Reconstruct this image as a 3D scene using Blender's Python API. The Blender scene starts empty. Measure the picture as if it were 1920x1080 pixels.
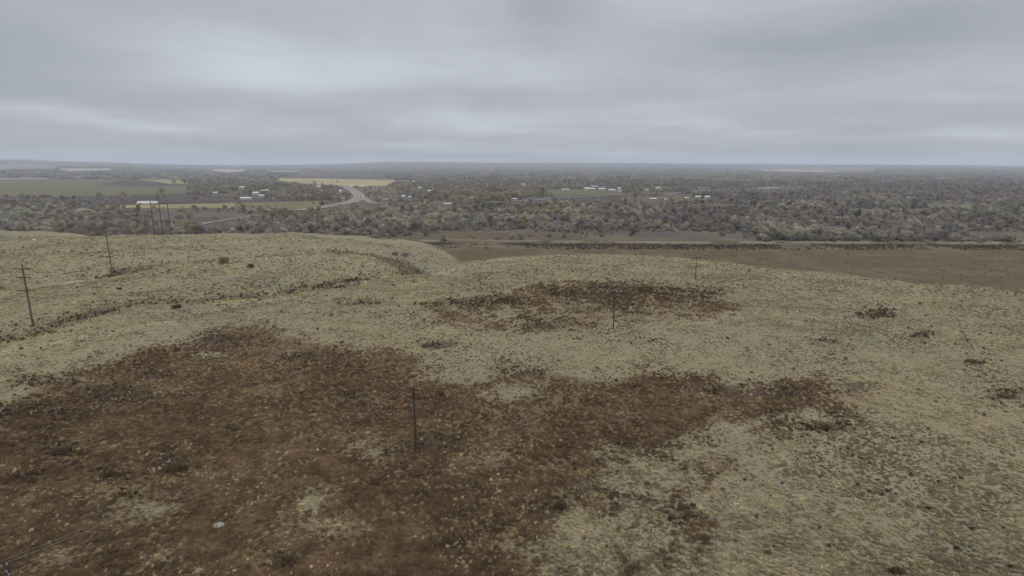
import bpy, math, random
import numpy as np
from mathutils import Vector, Matrix
R = math.radians
random.seed(4); rng = np.random.default_rng(4)
sc = bpy.context.scene
C = sc.collection

# ------------------------------------------------------------------ camera
CAMZ, PITCH, F = 39.0, R(12.18), 1066.0          # F in pixels of a 1920-wide picture
cam_d = bpy.data.cameras.new('camera'); cam = bpy.data.objects.new('camera', cam_d); C.objects.link(cam)
cam.location = (0, 0, CAMZ); cam.rotation_euler = (math.pi/2 - PITCH, 0, R(0.0))
cam_d.sensor_width = 36.0; cam_d.lens = 36.0*F/1920; cam_d.clip_start = 0.5; cam_d.clip_end = 60000
sc.camera = cam
CP, SP = math.cos(PITCH), math.sin(PITCH)
def project(x, y, z):
    dz = z - CAMZ
    dep = y*CP - dz*SP
    dep = np.where(dep < 1.0, 1.0, dep)
    return 960 + F*x/dep, 540 - F*(y*SP + dz*CP)/dep
def ray(px, py):
    u, v = (px-960)/F, (py-540)/F
    return np.array([u, CP - v*SP, -SP - v*CP])
def at_z(px, py, z):
    d = ray(px, py); k = (z-CAMZ)/d[2]
    return d[0]*k, d[1]*k

# ------------------------------------------------------------------ world
w = bpy.data.worlds.new('World'); sc.world = w; w.use_nodes = True
nt = w.node_tree; N = nt.nodes; L = nt.links; N.clear()
SUN_EL, SUN_AZ = 48, 150
def node(tree, typ, **kw):
    n = tree.nodes.new(typ)
    for k, v in kw.items(): setattr(n, k, v)
    return n
def link(tree, a, b): tree.links.new(a, b)
def math_n(tree, op, a, b=None, c=None, clamp=False):
    n = tree.nodes.new('ShaderNodeMath'); n.operation = op; n.use_clamp = clamp
    for i, v in enumerate((a, b, c)):
        if v is None: continue
        if hasattr(v, 'default_value') or hasattr(v, 'links'): tree.links.new(v, n.inputs[i])
        else: n.inputs[i].default_value = v
    return n.outputs[0]
def mixc(tree, fac, a, b, mode='MIX'):
    n = tree.nodes.new('ShaderNodeMix'); n.data_type = 'RGBA'; n.blend_type = mode; n.clamp_factor = True
    for i, v in ((0, fac), (6, a), (7, b)):
        if isinstance(v, (int, float)): n.inputs[i].default_value = v
        elif isinstance(v, tuple): n.inputs[i].default_value = (v[0], v[1], v[2], 1)
        else: tree.links.new(v, n.inputs[i])
    return n.outputs[2]
def sstep(tree, x, lo, hi, to0=0.0, to1=1.0):
    n = tree.nodes.new('ShaderNodeMapRange'); n.interpolation_type = 'SMOOTHSTEP'
    tree.links.new(x, n.inputs[0]); n.inputs[1].default_value = lo; n.inputs[2].default_value = hi
    n.inputs[3].default_value = to0; n.inputs[4].default_value = to1
    return n.outputs[0]
out = node(nt, 'ShaderNodeOutputWorld'); bg = node(nt, 'ShaderNodeBackground'); bg.inputs[1].default_value = 0.1
link(nt, bg.outputs[0], out.inputs[0])
sky = node(nt, 'ShaderNodeTexSky', sky_type='NISHITA', sun_disc=False)
sky.sun_elevation = R(SUN_EL); sky.sun_rotation = R(SUN_AZ); sky.dust_density = 3
tc = node(nt, 'ShaderNodeTexCoord'); sep = node(nt, 'ShaderNodeSeparateXYZ'); link(nt, tc.outputs['Generated'], sep.inputs[0])
X, Y, Z = sep.outputs
# cloud deck seen in perspective: direction projected on a horizontal layer
zz = math_n(nt, 'ADD', math_n(nt, 'MAXIMUM', Z, 0.0), 0.07)
cx = math_n(nt, 'DIVIDE', X, zz); cy = math_n(nt, 'DIVIDE', Y, zz)
cmb = node(nt, 'ShaderNodeCombineXYZ'); link(nt, cx, cmb.inputs[0]); link(nt, cy, cmb.inputs[1])
n1 = node(nt, 'ShaderNodeTexNoise'); n1.inputs['Scale'].default_value = 0.42; n1.inputs['Detail'].default_value = 4.5; n1.inputs['Roughness'].default_value = 0.5; n1.inputs['Distortion'].default_value = 0.35
mp = node(nt, 'ShaderNodeMapping'); mp.inputs['Location'].default_value = (3.1, 7.7, 0); mp.inputs['Scale'].default_value = (0.75, 1.0, 1); mp.inputs['Rotation'].default_value = (0, 0, 0.35)
link(nt, cmb.outputs[0], mp.inputs[0]); link(nt, mp.outputs[0], n1.inputs['Vector'])
n2 = node(nt, 'ShaderNodeTexNoise'); n2.inputs['Scale'].default_value = 2.6; n2.inputs['Detail'].default_value = 5; link(nt, tc.outputs['Generated'], n2.inputs['Vector'])
az = math_n(nt, 'ARCTAN2', X, Y)
wz = math_n(nt, 'MULTIPLY', math_n(nt, 'SUBTRACT', n2.outputs[0], 0.5), 0.16)
azw = math_n(nt, 'ADD', az, math_n(nt, 'MULTIPLY', wz, 2.4)); zw = math_n(nt, 'ADD', Z, math_n(nt, 'MULTIPLY', wz, 0.55))
def blob(px, py, sx, sy, amp):
    amp *= 1.5
    d = ray(px, py); d = d/np.linalg.norm(d); a0 = math.atan2(d[0], d[1]); z0 = d[2]
    A = math_n(nt, 'DIVIDE', math_n(nt, 'SUBTRACT', azw, a0), sx/F); B = math_n(nt, 'DIVIDE', math_n(nt, 'SUBTRACT', zw, z0), sy/F)
    s = math_n(nt, 'ADD', math_n(nt, 'MULTIPLY', A, A), math_n(nt, 'MULTIPLY', B, B))
    return math_n(nt, 'MULTIPLY', math_n(nt, 'EXPONENT', math_n(nt, 'MULTIPLY', s, -1.0)), amp)
acc = math_n(nt, 'MULTIPLY', math_n(nt, 'SUBTRACT', n1.outputs[0], 0.5), 1.15)
n3_ = node(nt, 'ShaderNodeTexNoise'); n3_.inputs['Scale'].default_value = 1.5; n3_.inputs['Detail'].default_value = 6; n3_.inputs['Roughness'].default_value = .6; n3_.inputs['Distortion'].default_value = .6; link(nt, mp.outputs[0], n3_.inputs['Vector'])
acc = math_n(nt, 'ADD', acc, math_n(nt, 'MULTIPLY', math_n(nt, 'SUBTRACT', n3_.outputs[0], .5), .38))
for b in [(560, 130, 280, 75, .24), (90, 110, 230, 75, -.26), (960, 25, 110, 55, -.26), (1060, 125, 190, 35, .20), (1520, 80, 330, 50, -.24),
          (1260, 35, 150, 40, .12), (860, 230, 140, 18, .27), (300, 228, 160, 11, .20), (1400, 236, 220, 12, .14), (1860, 248, 110, 9, .22),
          (900, 180, 420, 16, -.14), (560, 252, 330, 12, -.12), (30, 200, 120, 12, .12), (1650, 160, 260, 30, .08), (1350, 195, 330, 16, -.10), (330,190,200,20,-.10)]:
    acc = math_n(nt, 'ADD', acc, blob(*b))
rv = math_n(nt, 'ADD', acc, 0.5)
ramp = node(nt, 'ShaderNodeValToRGB'); link(nt, rv, ramp.inputs[0])
cr = ramp.color_ramp; cr.elements[0].position = 0.05; cr.elements[0].color = (3.6, 3.85, 4.3, 1); cr.elements[1].position = 0.95; cr.elements[1].color = (6.2, 6.6, 7.2, 1)
e = cr.elements.new(0.5); e.color = (4.7, 4.95, 5.35, 1)
cloud = mixc(nt, 0.05, ramp.outputs[0], sky.outputs[0])
# an overcast sky brightens towards the zenith
zen = sstep(nt, Z, 0.27, 0.9, 1.0, 2.6)
hor = sstep(nt, Z, -0.01, 0.10, 0.9, 1.0)
fin = mixc(nt, 1.0, cloud, (1, 1, 1), 'MULTIPLY')
vm = node(nt, 'ShaderNodeVectorMath', operation='SCALE'); link(nt, fin, vm.inputs[0]); link(nt, math_n(nt, 'MULTIPLY', zen, hor), vm.inputs['Scale'])
link(nt, vm.outputs[0], bg.inputs[0])

# ------------------------------------------------------------------ sun (overcast: weak and very soft)
sd = bpy.data.lights.new('sun', 'SUN'); sun = bpy.data.objects.new('sun', sd); C.objects.link(sun)
sd.energy = 1.3; sd.angle = R(25); sd.color = (1, .93, .83)
sun.rotation_euler = (R(90-SUN_EL), 0, R(180-SUN_AZ)); sun.location = (0, 0, 300)
sc.view_settings.view_transform = 'Standard'; sc.view_settings.look = 'None'; sc.view_settings.exposure = 0.0; sc.view_settings.gamma = 1
sc.cycles.max_bounces = 5; sc.cycles.diffuse_bounces = 2; sc.cycles.volume_bounces = 1; sc.cycles.glossy_bounces = 1

# ------------------------------------------------------------------ helpers
G = rng.random((512, 512))
def vn(x, y, seed=0):
    x = np.asarray(x, float)+seed*17.3; y = np.asarray(y, float)+seed*9.1
    ix = np.floor(x).astype(int); iy = np.floor(y).astype(int); fx = x-ix; fy = y-iy
    fx = fx*fx*(3-2*fx); fy = fy*fy*(3-2*fy)
    g = lambda a, b: G[b & 511, a & 511]
    return (g(ix, iy)*(1-fx)+g(ix+1, iy)*fx)*(1-fy)+(g(ix, iy+1)*(1-fx)+g(ix+1, iy+1)*fx)*fy
def fbm(x, y, s, o=4, seed=0):
    r = 0; a = .5; t = 0
    for i in range(o): r = r+a*vn(x/s*2**i, y/s*2**i, seed+i*3); t += a; a *= .5
    return r/t - .5
def ss(a, b, x):
    t = np.clip((x-a)/(b-a), 0, 1); return t*t*(3-2*t)
def tag(o, label=None, cat=None, group=None, kind=None):
    for k, v in (('label', label), ('category', cat), ('group', group), ('kind', kind)):
        if v: o[k] = v
    return o
def mesh_obj(name, V, Fc, mat, parent=None, smooth=False, loc=None):
    me = bpy.data.meshes.new(name); me.from_pydata([tuple(v) for v in V], [], [tuple(f) for f in Fc]); me.update()
    if smooth: me.polygons.foreach_set('use_smooth', [True]*len(me.polygons))
    for m in (mat if isinstance(mat, list) else [mat]): me.materials.append(m)
    o = bpy.data.objects.new(name, me); C.objects.link(o)
    if parent: o.parent = parent
    if loc is not None: o.location = loc
    return o
def np_mesh(name, V, Q, mat, smooth=False, var=None):
    """fast mesh from numpy; Q = (n,k) face array; var = per-face float stored as 'var'"""
    me = bpy.data.meshes.new(name); n, k = Q.shape
    me.vertices.add(len(V)); me.vertices.foreach_set('co', V.astype(np.float32).ravel())
    me.loops.add(n*k); me.loops.foreach_set('vertex_index', Q.astype(np.int32).ravel())
    me.polygons.add(n); me.polygons.foreach_set('loop_start', np.arange(n, dtype=np.int32)*k)
    if smooth: me.polygons.foreach_set('use_smooth', np.ones(n, bool))
    me.update(calc_edges=True); me.validate()
    if var is not None:
        a = me.attributes.new('var', 'FLOAT', 'FACE'); a.data.foreach_set('value', var.astype(np.float32))
    me.materials.append(mat)
    return me
def empty(name, loc, rz=0):
    o = bpy.data.objects.new(name, None); C.objects.link(o); o.location = loc; o.rotation_euler = (0, 0, rz); o.empty_display_size = .5
    return o
class MB:
    def __init__(s): s.v = []; s.f = []
    def box(s, c, d, rz=0):
        b = len(s.v); ca, sa = math.cos(rz), math.sin(rz)
        for k in range(8):
            x = (d[0]/2)*(1 if k & 1 else -1); y = (d[1]/2)*(1 if k & 2 else -1); z = (d[2]/2)*(1 if k & 4 else -1)
            s.v.append((c[0]+x*ca-y*sa, c[1]+x*sa+y*ca, c[2]+z))
        for f in ((0, 2, 3, 1), (4, 5, 7, 6), (0, 1, 5, 4), (2, 6, 7, 3), (0, 4, 6, 2), (1, 3, 7, 5)): s.f.append([b+i for i in f])
        return s
    def tube(s, p, q, r0, r1, n=8, cap=True):
        p = Vector(p); q = Vector(q); d = (q-p).normalized(); a = d.orthogonal().normalized(); c = d.cross(a); b = len(s.v)
        for P, r in ((p, r0), (q, r1)):
            for i in range(n):
                t = 2*math.pi*i/n; s.v.append(tuple(P+a*math.cos(t)*r+c*math.sin(t)*r))
        for i in range(n): j = (i+1) % n; s.f.append([b+i, b+j, b+n+j, b+n+i])
        if cap: s.f.append([b+i for i in range(n)][::-1]); s.f.append([b+n+i for i in range(n)])
        return s
    def poly(s, pts, fs):
        b = len(s.v); s.v += [tuple(p) for p in pts]; s.f += [[b+i for i in f] for f in fs]; return s
    def build(s, name, mat, parent=None): return mesh_obj(name, s.v, s.f, mat, parent)

def mat(name, col, rough=.9, var=.0, scale=3.0, col2=None, bump=0):
    m = bpy.data.materials.new(name); m.use_nodes = True; t = m.node_tree; b = t.nodes['Principled BSDF']
    b.inputs['Roughness'].default_value = rough; b.inputs['Specular IOR Level'].default_value = .2
    if col2 is None: col2 = tuple(c*(1-var) for c in col)
    tcn = node(t, 'ShaderNodeTexCoord'); n = node(t, 'ShaderNodeTexNoise'); n.inputs['Scale'].default_value = scale; n.inputs['Detail'].default_value = 5
    link(t, tcn.outputs['Object'], n.inputs['Vector'])
    f = sstep(t, n.outputs[0], .35, .65)
    link(t, mixc(t, f, tuple(col), tuple(col2)), b.inputs['Base Color'])
    return m
def leaf_mat(name, stops, vscale=1.0, pscale=1.0):
    """foliage: colour from the plant's own random value, varied from leaf clump to leaf clump"""
    m = bpy.data.materials.new(name); m.use_nodes = True; t = m.node_tree; b = t.nodes['Principled BSDF']
    b.inputs['Roughness'].default_value = 1.0; b.inputs['Specular IOR Level'].default_value = 0.0
    oi = node(t, 'ShaderNodeObjectInfo'); r = node(t, 'ShaderNodeValToRGB'); link(t, oi.outputs['Random'], r.inputs[0])
    els = r.color_ramp.elements
    for i, (p, c) in enumerate(stops):
        el = els[i] if i < 2 else els.new(p)
        el.position = p; el.color = (*c, 1)
    at = node(t, 'ShaderNodeAttribute'); at.attribute_name = 'var'
    s = math_n(t, 'ADD', math_n(t, 'MULTIPLY', at.outputs['Fac'], .6*vscale), 1-.3*vscale)
    gp_ = node(t, 'ShaderNodeNewGeometry')
    for sc_, am_ in ((.05*pscale, .55), (.35*pscale, .55)):
        nn = node(t, 'ShaderNodeTexNoise'); nn.inputs['Scale'].default_value = sc_; nn.inputs['Detail'].default_value = 4; link(t, gp_.outputs['Position'], nn.inputs['Vector'])
        s = math_n(t, 'MULTIPLY', s, math_n(t, 'ADD', math_n(t, 'MULTIPLY', sstep(t, nn.outputs[0], .3, .7), am_), 1-am_/2))
    v = node(t, 'ShaderNodeVectorMath', operation='SCALE'); link(t, r.outputs[0], v.inputs[0]); link(t, s, v.inputs['Scale'])
    link(t, v.outputs[0], b.inputs['Base Color'])
    tr = node(t, 'ShaderNodeBsdfTranslucent'); link(t, v.outputs[0], tr.inputs[0]); ms = node(t, 'ShaderNodeMixShader'); ms.inputs[0].default_value = .35
    link(t, b.outputs[0], ms.inputs[1]); link(t, tr.outputs[0], ms.inputs[2]); link(t, ms.outputs[0], t.nodes['Material Output'].inputs[0])
    return m

# ------------------------------------------------------------------ terrain height
def poly_world(pts, z): return np.array([at_z(px, py, z) for px, py in pts])
lip_px = [(-900, 436, -1), (-300, 432, -1), (0, 433, -1), (150, 435, -1), (300, 437, 0), (430, 436, 0), (560, 436, 0), (640, 437.5, -2), (700, 442.5, -4), (740, 448, -7), (790, 457, -10.5), (828, 466, -13.5), (848, 475, -14.5),
          (862, 485, -12.5), (880, 488, -9.5), (900, 486, -8), (960, 481, -8), (1060, 476, -8), (1150, 477, -8), (1200, 479, -8), (1290, 484, -8), (1400, 498, -8), (1480, 505, -8),
          (1560, 508, -7.5), (1680, 520, -7), (1720, 531, -7), (1800, 535, -7), (1920, 543, -7), (2300, 565, -6), (3200, 600, -6)]
_l = np.array([(*at_z(a, b, z), z) for a, b, z in lip_px]); lt = _l[:, 0]/_l[:, 1]; ly = _l[:, 1]; lz = _l[:, 2]
gul = [ # (polyline px,py), assumed z, depth start/end, width
    (poly_world([(-500, 640), (-150, 575), (0, 545), (100, 531), (200, 513), (300, 499), (420, 486), (560, 474), (680, 466), (760, 474), (815, 484)], -3), 3.0, 3.5, 12),
    (poly_world([(-500, 790), (-100, 670), (60, 640), (190, 610), (330, 582), (500, 554), (620, 530), (740, 505), (815, 484)], -3), 1.8, 4.5, 15),
    (poly_world([(-200, 500), (0, 490), (120, 482), (260, 478), (330, 470)], -2), 1.5, 1.0, 10),
]
def pdist(x, y, P):
    best = np.full(np.shape(x), 1e9); par = np.zeros(np.shape(x)); seg = np.hypot(*(P[1:]-P[:-1]).T); tot = seg.sum(); acc = 0
    for i in range(len(P)-1):
        a, b = P[i], P[i+1]; d = b-a; t = np.clip(((x-a[0])*d[0]+(y-a[1])*d[1])/(d@d), 0, 1)
        q = np.hypot(x-a[0]-t*d[0], y-a[1]-t*d[1]); m = q < best; best = np.where(m, q, best); par = np.where(m, (acc+t*seg[i])/tot, par); acc += seg[i]
    return best, par
hor_t = [(-600, 305), (0, 304), (60, 303.5), (110, 306), (200, 306.5), (330, 309.5), (430, 310), (560, 309.5), (650, 307.5), (735, 304), (800, 304.5), (900, 305.5), (1100, 306), (1300, 307.5), (1500, 309), (1700, 309.5), (1920, 311.5), (2500, 310)]
ht = np.array([(ray(a, b)[0]/ray(a, b)[1], CAMZ+(310.0-b)/F*13500*1.02) for a, b in hor_t])
chan = poly_world([(300, 445), (560, 446), (740, 449.5), (800, 451.5), (900, 453), (1100, 454), (1300, 455), (1500, 455), (1680, 455.5), (1800, 456), (1920, 457.5), (2300, 462)], -20)
def T(x, y):
    x = np.asarray(x, float); y = np.asarray(y, float); yy = np.maximum(y, 5); t = x/yy
    L_ = np.interp(t, lt, ly); zl = np.interp(t, lt, lz)
    front = ss(0, 1, yy/np.maximum(L_, 1))            # 0 near camera .. 1 at the lip
    P = zl*ss(.35, 1.0, yy/L_)
    P = P + fbm(x, y, 60, 3, 1)*3.2*ss(20, 120, yy) + fbm(x, y, 14, 3, 5)*1.1 + fbm(x, y, 3.5, 2, 8)*.28
    P = P + fbm(x, y, 42, 3, 17)*6.5*ss(-10, -60, x)*ss(70, 130, yy)
    P = P + 1.5*np.exp(-((x-40)/60)**2-((y-150)/45)**2)
    for Pl, d0, d1, wd in gul:
        d, p = pdist(x, y, Pl); d = d + fbm(x, y, 22, 4, 11)*10
        P = P - (d0+(d1-d0)*p)*(1+1.6*fbm(x, y, 30, 2, 13))*np.exp(-(np.abs(d)/(wd*(1+1.2*fbm(x, y, 40, 2, 15))))**1.6)
    s = y - L_ + fbm(x, y, 40, 3, 21)*10
    terr = -19.3 + fbm(x, y, 80, 3, 31)*1.5*ss(1500, 500, y) + fbm(x, y, 9, 3, 33)*.5*ss(800, 450, y)
    wdt = 42+14*fbm(x, y, 70, 2, 41)
    k = ss(-6, 1, s/wdt*1.0-0.0) if False else ss(-.08, 1.0, s/wdt)
    Zh = P*(1-k)+terr*k
    cd, _ = pdist(x, y, chan); side = y-np.interp(x, chan[:, 0], chan[:, 1])
    near = (np.abs(side) < 60)
    Zh = np.where(near & (y > L_+20), Zh-2.2*ss(-22, -6, side)*(1-ss(-1.5, 1.0, side)), Zh)
    # far country slowly rising to a low ridge on the horizon
    r = np.hypot(x, y)
    far = ss(4200, 13500, r); zr = np.interp(t, ht[:, 0], ht[:, 1])
    Zh = Zh+far*(zr+20) + ss(1500, 6000, r)*fbm(x, y, 900, 3, 51)*9*(1-.6*far)
    Zh = Zh + 26*np.exp(-((t+.98)/.33)**2)*ss(3000, 5200, r)*(1-.5*far)
    return Zh
RS = np.geomspace(18, 17000, 5000)
def hit(px, py):
    d = ray(px, py); h = math.hypot(d[0], d[1]); k = RS/h
    zt = T(d[0]*k, d[1]*k); zr = CAMZ+d[2]*k; i = int(np.argmax(zr < zt))
    if i == 0: i = len(RS)-1
    a = (zr[i-1]-zt[i-1])/((zr[i-1]-zt[i-1])-(zr[i]-zt[i])+1e-9); kk = k[i-1]+(k[i]-k[i-1])*a
    x, y = d[0]*kk, d[1]*kk
    return Vector((x, y, float(T(x, y))))
def top_height(base, py):
    """height above base at which a vertical post reaches picture row py"""
    v = (py-540)/F; tn = math.tan(PITCH+math.atan(v)); return CAMZ-base.y*tn-base.z
def depth(p): return p.y*CP-(p.z-CAMZ)*SP

# ------------------------------------------------------------------ plant-cover masks (what grows where)
def inpoly_sd(px, py, P, ys=1.0):
    P = [(a, b*ys) for a, b in P]; py = py*ys; ins = np.zeros(px.shape, bool); best = np.full(px.shape, 1e9)
    for i in range(len(P)):
        x0, y0 = P[i-1]; x1, y1 = P[i]
        c = ((y0 > py) != (y1 > py)) & (px < (x1-x0)*(py-y0)/((y1-y0) if y1 != y0 else 1e-9)+x0); ins ^= c
        dx, dy = x1-x0, y1-y0; t = np.clip(((px-x0)*dx+(py-y0)*dy)/(dx*dx+dy*dy+1e-9), 0, 1)
        best = np.minimum(best, np.hypot(px-x0-t*dx, py-y0-t*dy))
    return np.where(ins, best, -best)
brown1 = [(-400, 800), (0, 775), (60, 730), (110, 705), (200, 688), (260, 658), (330, 648), (400, 622), (480, 612), (540, 632), (640, 655), (740, 665), (800, 690), (870, 705), (940, 688), (1040, 705), (1130, 712),
          (1200, 692), (1260, 705), (1340, 718), (1440, 722), (1535, 716), (1560, 742), (1480, 772), (1420, 790), (1330, 795), (1250, 825), (1140, 862), (1130, 905), (1060, 930), (1060, 990), (1010, 1090), (900, 1300), (-700, 1300), (-600, 1000)]
brown2 = [(795, 570), (870, 562), (960, 545), (1040, 528), (1130, 533), (1200, 527), (1290, 540), (1350, 556), (1395, 575), (1340, 600), (1240, 610), (1160, 598), (1090, 640), (990, 650), (900, 622), (820, 600)]
brown3 = [(1000, 1100), (1040, 900), (1130, 850), (1300, 780), (1480, 745), (1640, 715), (1660, 745), (1560, 810), (1440, 860), (1340, 960), (1330, 1100)]
dark_b = [(110, 840, 55, 20), (215, 885, 55, 13), (325, 868, 38, 24), (330, 845, 20, 10), (437, 803, 22, 14), (60, 895, 38, 16), (285, 703, 45, 9), (245, 925, 20, 9), (1040, 945, 45, 17), (530, 1052, 40, 18),
          (1190, 888, 25, 10), (1420, 735, 110, 16), (1370, 728, 50, 10), (1530, 800, 45, 9), (560, 668, 45, 9), (415, 633, 60, 9), (90, 715, 70, 12), (60, 770, 90, 18), (210, 740, 90, 20), (1120, 552, 120, 15), (1240, 548, 90, 12),
          (900, 567, 110, 8), (1010, 612, 45, 8), (830, 830, 40, 18), (660, 742, 30, 8), (700, 905, 20, 10), (1610, 722, 40, 9), (1570, 795, 30, 8), (1100, 905, 50, 22), (1310, 550, 40, 10), (790, 825, 50, 22),
          (1880, 738, 30, 9), (1300, 965, 30, 12), (870, 1020, 40, 18), (200, 1040, 25, 10), (1820, 680, 30, 6), (1650, 590, 40, 7), (820, 645, 40, 8), (690, 565, 40, 5), (1550, 640, 30, 5), (1730, 628, 20, 4)]
pale_b = [(135, 715, 40, 5, .8), (400, 662, 45, 6, .8), (20, 745, 40, 12, .6), (690, 845, 55, 22, .6), (590, 935, 45, 28, .7), (960, 735, 60, 22, .7), (860, 700, 60, 15, .6), (250, 960, 110, 30, .5), (60, 1040, 140, 40, .4), (160, 975, 90, 25, .3),
          (905, 855, 60, 22, .5), (1020, 880, 40, 20, .5), (1150, 850, 40, 18, .5), (620, 990, 60, 30, .5), (760, 960, 50, 30, .3), (1000, 1010, 60, 40, .5), (330, 1040, 60, 30, .4), (1040, 740, 40, 12, .3), (800, 780, 60, 10, .2), (540, 665, 30, 6, .5), (1100, 1000, 120, 60, .5)]
def masks(x, y, z):
    px, py = project(x, y, z)
    ok = (y > 12)
    wx = fbm(x, y, 14, 4, 61)*90; wy = fbm(x, y, 14, 4, 71)*34
    sc_ = np.clip((py-420)/400, .25, 1.2)
    qx = px+wx*sc_; qy = py+wy*sc_
    d1 = inpoly_sd(qx, qy, brown1, 1.6); d2 = inpoly_sd(qx, qy, brown2, 2.2)
    weed = ss(-38, 34, d1); weed = np.maximum(weed, (.47+1.0*fbm(x, y, 20, 3, 66))*ss(-24, 26, d2))
    d3 = inpoly_sd(qx, qy, brown3, 1.6); weed = np.maximum(weed, (.34+1.3*fbm(x, y, 6, 3, 68))*ss(-60, 60, d3))
    weed = weed*(1+.9*np.minimum(fbm(x, y, 10, 3, 69)+.04, 0)*ss(560, 760, py))
    weed = np.where(py > 1100, .75, weed)
    pale = np.zeros(px.shape)
    for a, b, sx, sy, am in pale_b: pale = np.maximum(pale, min(1, am*1.25)*np.exp(-((qx-a)/sx/1.25)**2-((qy-b)/sy/1.25)**2))
    weed = weed*(1-.95*pale) 
    # loose brown scraps outside the main patches
    sc2 = ss(.15, .27, fbm(x, y, 9, 3, 81))*.55*ss(560, 900, py)*ss(1500, 1000, px)
    weed = np.maximum(weed, sc2)
    dark = np.zeros(px.shape)
    for a, b, sx, sy in dark_b: dark = np.maximum(dark, np.exp(-(((px+wx*.35-a)/sx)**2+((py+wy*.35-b)/sy)**2)**1.2))
    gd = np.zeros(px.shape)
    for i, (Pl, d0, d1_, wd) in enumerate(gul):
        d, p = pdist(x, y, Pl); gd = np.maximum(gd, np.exp(-((d+fbm(x, y, 22, 4, 11)*10+fbm(x, y, 8, 3, 91)*7)/(wd*.5))**2)*(1.0, .85, .5)[i]*ss(-.24, .02, fbm(x, y, 18, 3, 95)))
    gd = gd*(y < 330)
    # trodden, bare crest lines along the rims of the draws
    L_ = np.interp(x/np.maximum(y, 5), lt, ly)
    bare = np.zeros(px.shape)
    for P, wpx, am in (([(0, 662), (120, 640), (300, 605), (350, 597), (430, 575), (560, 552), (640, 533), (700, 524)], 4, .8), ([(100, 535), (190, 523), (330, 503), (450, 488), (610, 478)], 2.5, .7),
                       ([(800, 525), (850, 505), (900, 490), (960, 482)], 3, .9), ([(290, 460), (450, 452), (560, 446)], 1.5, .6), ([(560, 474), (640, 484), (720, 500)], 2, .5)):
        Pn = np.array(P, float); Pn[:, 1] *= 2; d, _ = pdist(px+wx*.15, (py+wy*.12)*2, Pn); bare = np.maximum(bare, am*np.exp(-(d/(wpx*2))**2))
    terr = ss(-9.5, -13.5, z-0*x)*(y > L_-12)
    f = ok.astype(float)
    return weed*f*(1-terr), np.maximum(dark, gd)*f*(1-terr), bare*f*(1-terr), terr, px, py

# ------------------------------------------------------------------ ground mesh
def axis(a, b, step, lim_lo, lim_hi, g=1.12):
    c = list(np.arange(a, b+.01, step)); s = step
    while c[-1] < lim_hi: s *= g; c.append(c[-1]+s)
    s = step; pre = []; p = a
    while p > lim_lo: s *= g; p -= s; pre.append(p)
    return np.array(pre[::-1]+c)
xs = axis(-430, 470, 1.5, -19000, 19000, 1.10); ys = axis(-20, 480, 1.5, -900, 17500, 1.045)
GX, GY = np.meshgrid(xs, ys); GZ = T(GX, GY)
nx, ny = len(xs), len(ys)
V = np.stack([GX.ravel(), GY.ravel(), GZ.ravel()], 1)
idx = np.arange(nx*ny).reshape(ny, nx)
Q = np.stack([idx[:-1, :-1].ravel(), idx[:-1, 1:].ravel(), idx[1:, 1:].ravel(), idx[1:, :-1].ravel()], 1)

gm = bpy.data.materials.new('grassland'); gm.use_nodes = True; t = gm.node_tree; bs = t.nodes['Principled BSDF']
bs.inputs['Roughness'].default_value = 1; bs.inputs['Specular IOR Level'].default_value = 0.0
geo = node(t, 'ShaderNodeNewGeometry')
def noise(scale, detail=4, rough=.55, vec=None, off=0, dist=0):
    n = node(t, 'ShaderNodeTexNoise'); n.inputs['Scale'].default_value = scale; n.inputs['Detail'].default_value = detail; n.inputs['Roughness'].default_value = rough; n.inputs['Distortion'].default_value = dist
    m = node(t, 'ShaderNodeMapping'); m.inputs['Location'].default_value = (off, off*.7, 0); m.inputs['Scale'].default_value = (1, 1, .3); link(t, vec or geo.outputs['Position'], m.inputs[0]); link(t, m.outputs[0], n.inputs['Vector'])
    return n.outputs[0]
A = node(t, 'ShaderNodeAttribute'); A.attribute_name = 'cover'; B = node(t, 'ShaderNodeAttribute'); B.attribute_name = 'lowland'
sa = node(t, 'ShaderNodeSeparateColor'); link(t, A.outputs['Color'], sa.inputs[0]); sb = node(t, 'ShaderNodeSeparateColor'); link(t, B.outputs['Color'], sb.inputs[0])
nb = noise(.018, 5); nm = noise(.16, 5, .6, off=13); nf = noise(1.5, 6, .68, off=31); nff = noise(5.5, 4, .65, off=7)
tanc = mixc(t, sstep(t, nb, .38, .62), (0.200, 0.170, 0.107), (0.171, 0.156, 0.109))
tanc = mixc(t, sstep(t, nm, .45, .75), tanc, (0.225, 0.188, 0.123))
tanc = mixc(t, math_n(t, 'MULTIPLY', sstep(t, nf, .44, .34), .38), tanc, (0.128, 0.117, 0.075))
tanc = mixc(t, math_n(t, 'MULTIPLY', sstep(t, nff, .53, .66), .35), tanc, (0.304, 0.276, 0.208))
brw = mixc(t, sstep(t, nm, .4, .62), (0.146, 0.092, 0.050), (0.117, 0.081, 0.053))
brw = mixc(t, math_n(t, 'MULTIPLY', sstep(t, nf, .50, .36), .55), brw, (.040, .030, .022))
brw = mixc(t, math_n(t, 'MULTIPLY', sstep(t, nff, .57, .68), .4), brw, (.16, .12, .075))
wf = math_n(t, 'ADD', sa.outputs[0], math_n(t, 'ADD', math_n(t, 'MULTIPLY', math_n(t, 'SUBTRACT', nm, .5), 1.0), math_n(t, 'MULTIPLY', math_n(t, 'SUBTRACT', nf, .5), 1.3)))
col = mixc(t, sstep(t, wf, .2, .8), tanc, brw)
df = math_n(t, 'ADD', sa.outputs[1], math_n(t, 'ADD', math_n(t, 'MULTIPLY', math_n(t, 'SUBTRACT', nm, .5), .5), math_n(t, 'MULTIPLY', math_n(t, 'SUBTRACT', nf, .5), 1.5)))
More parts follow.
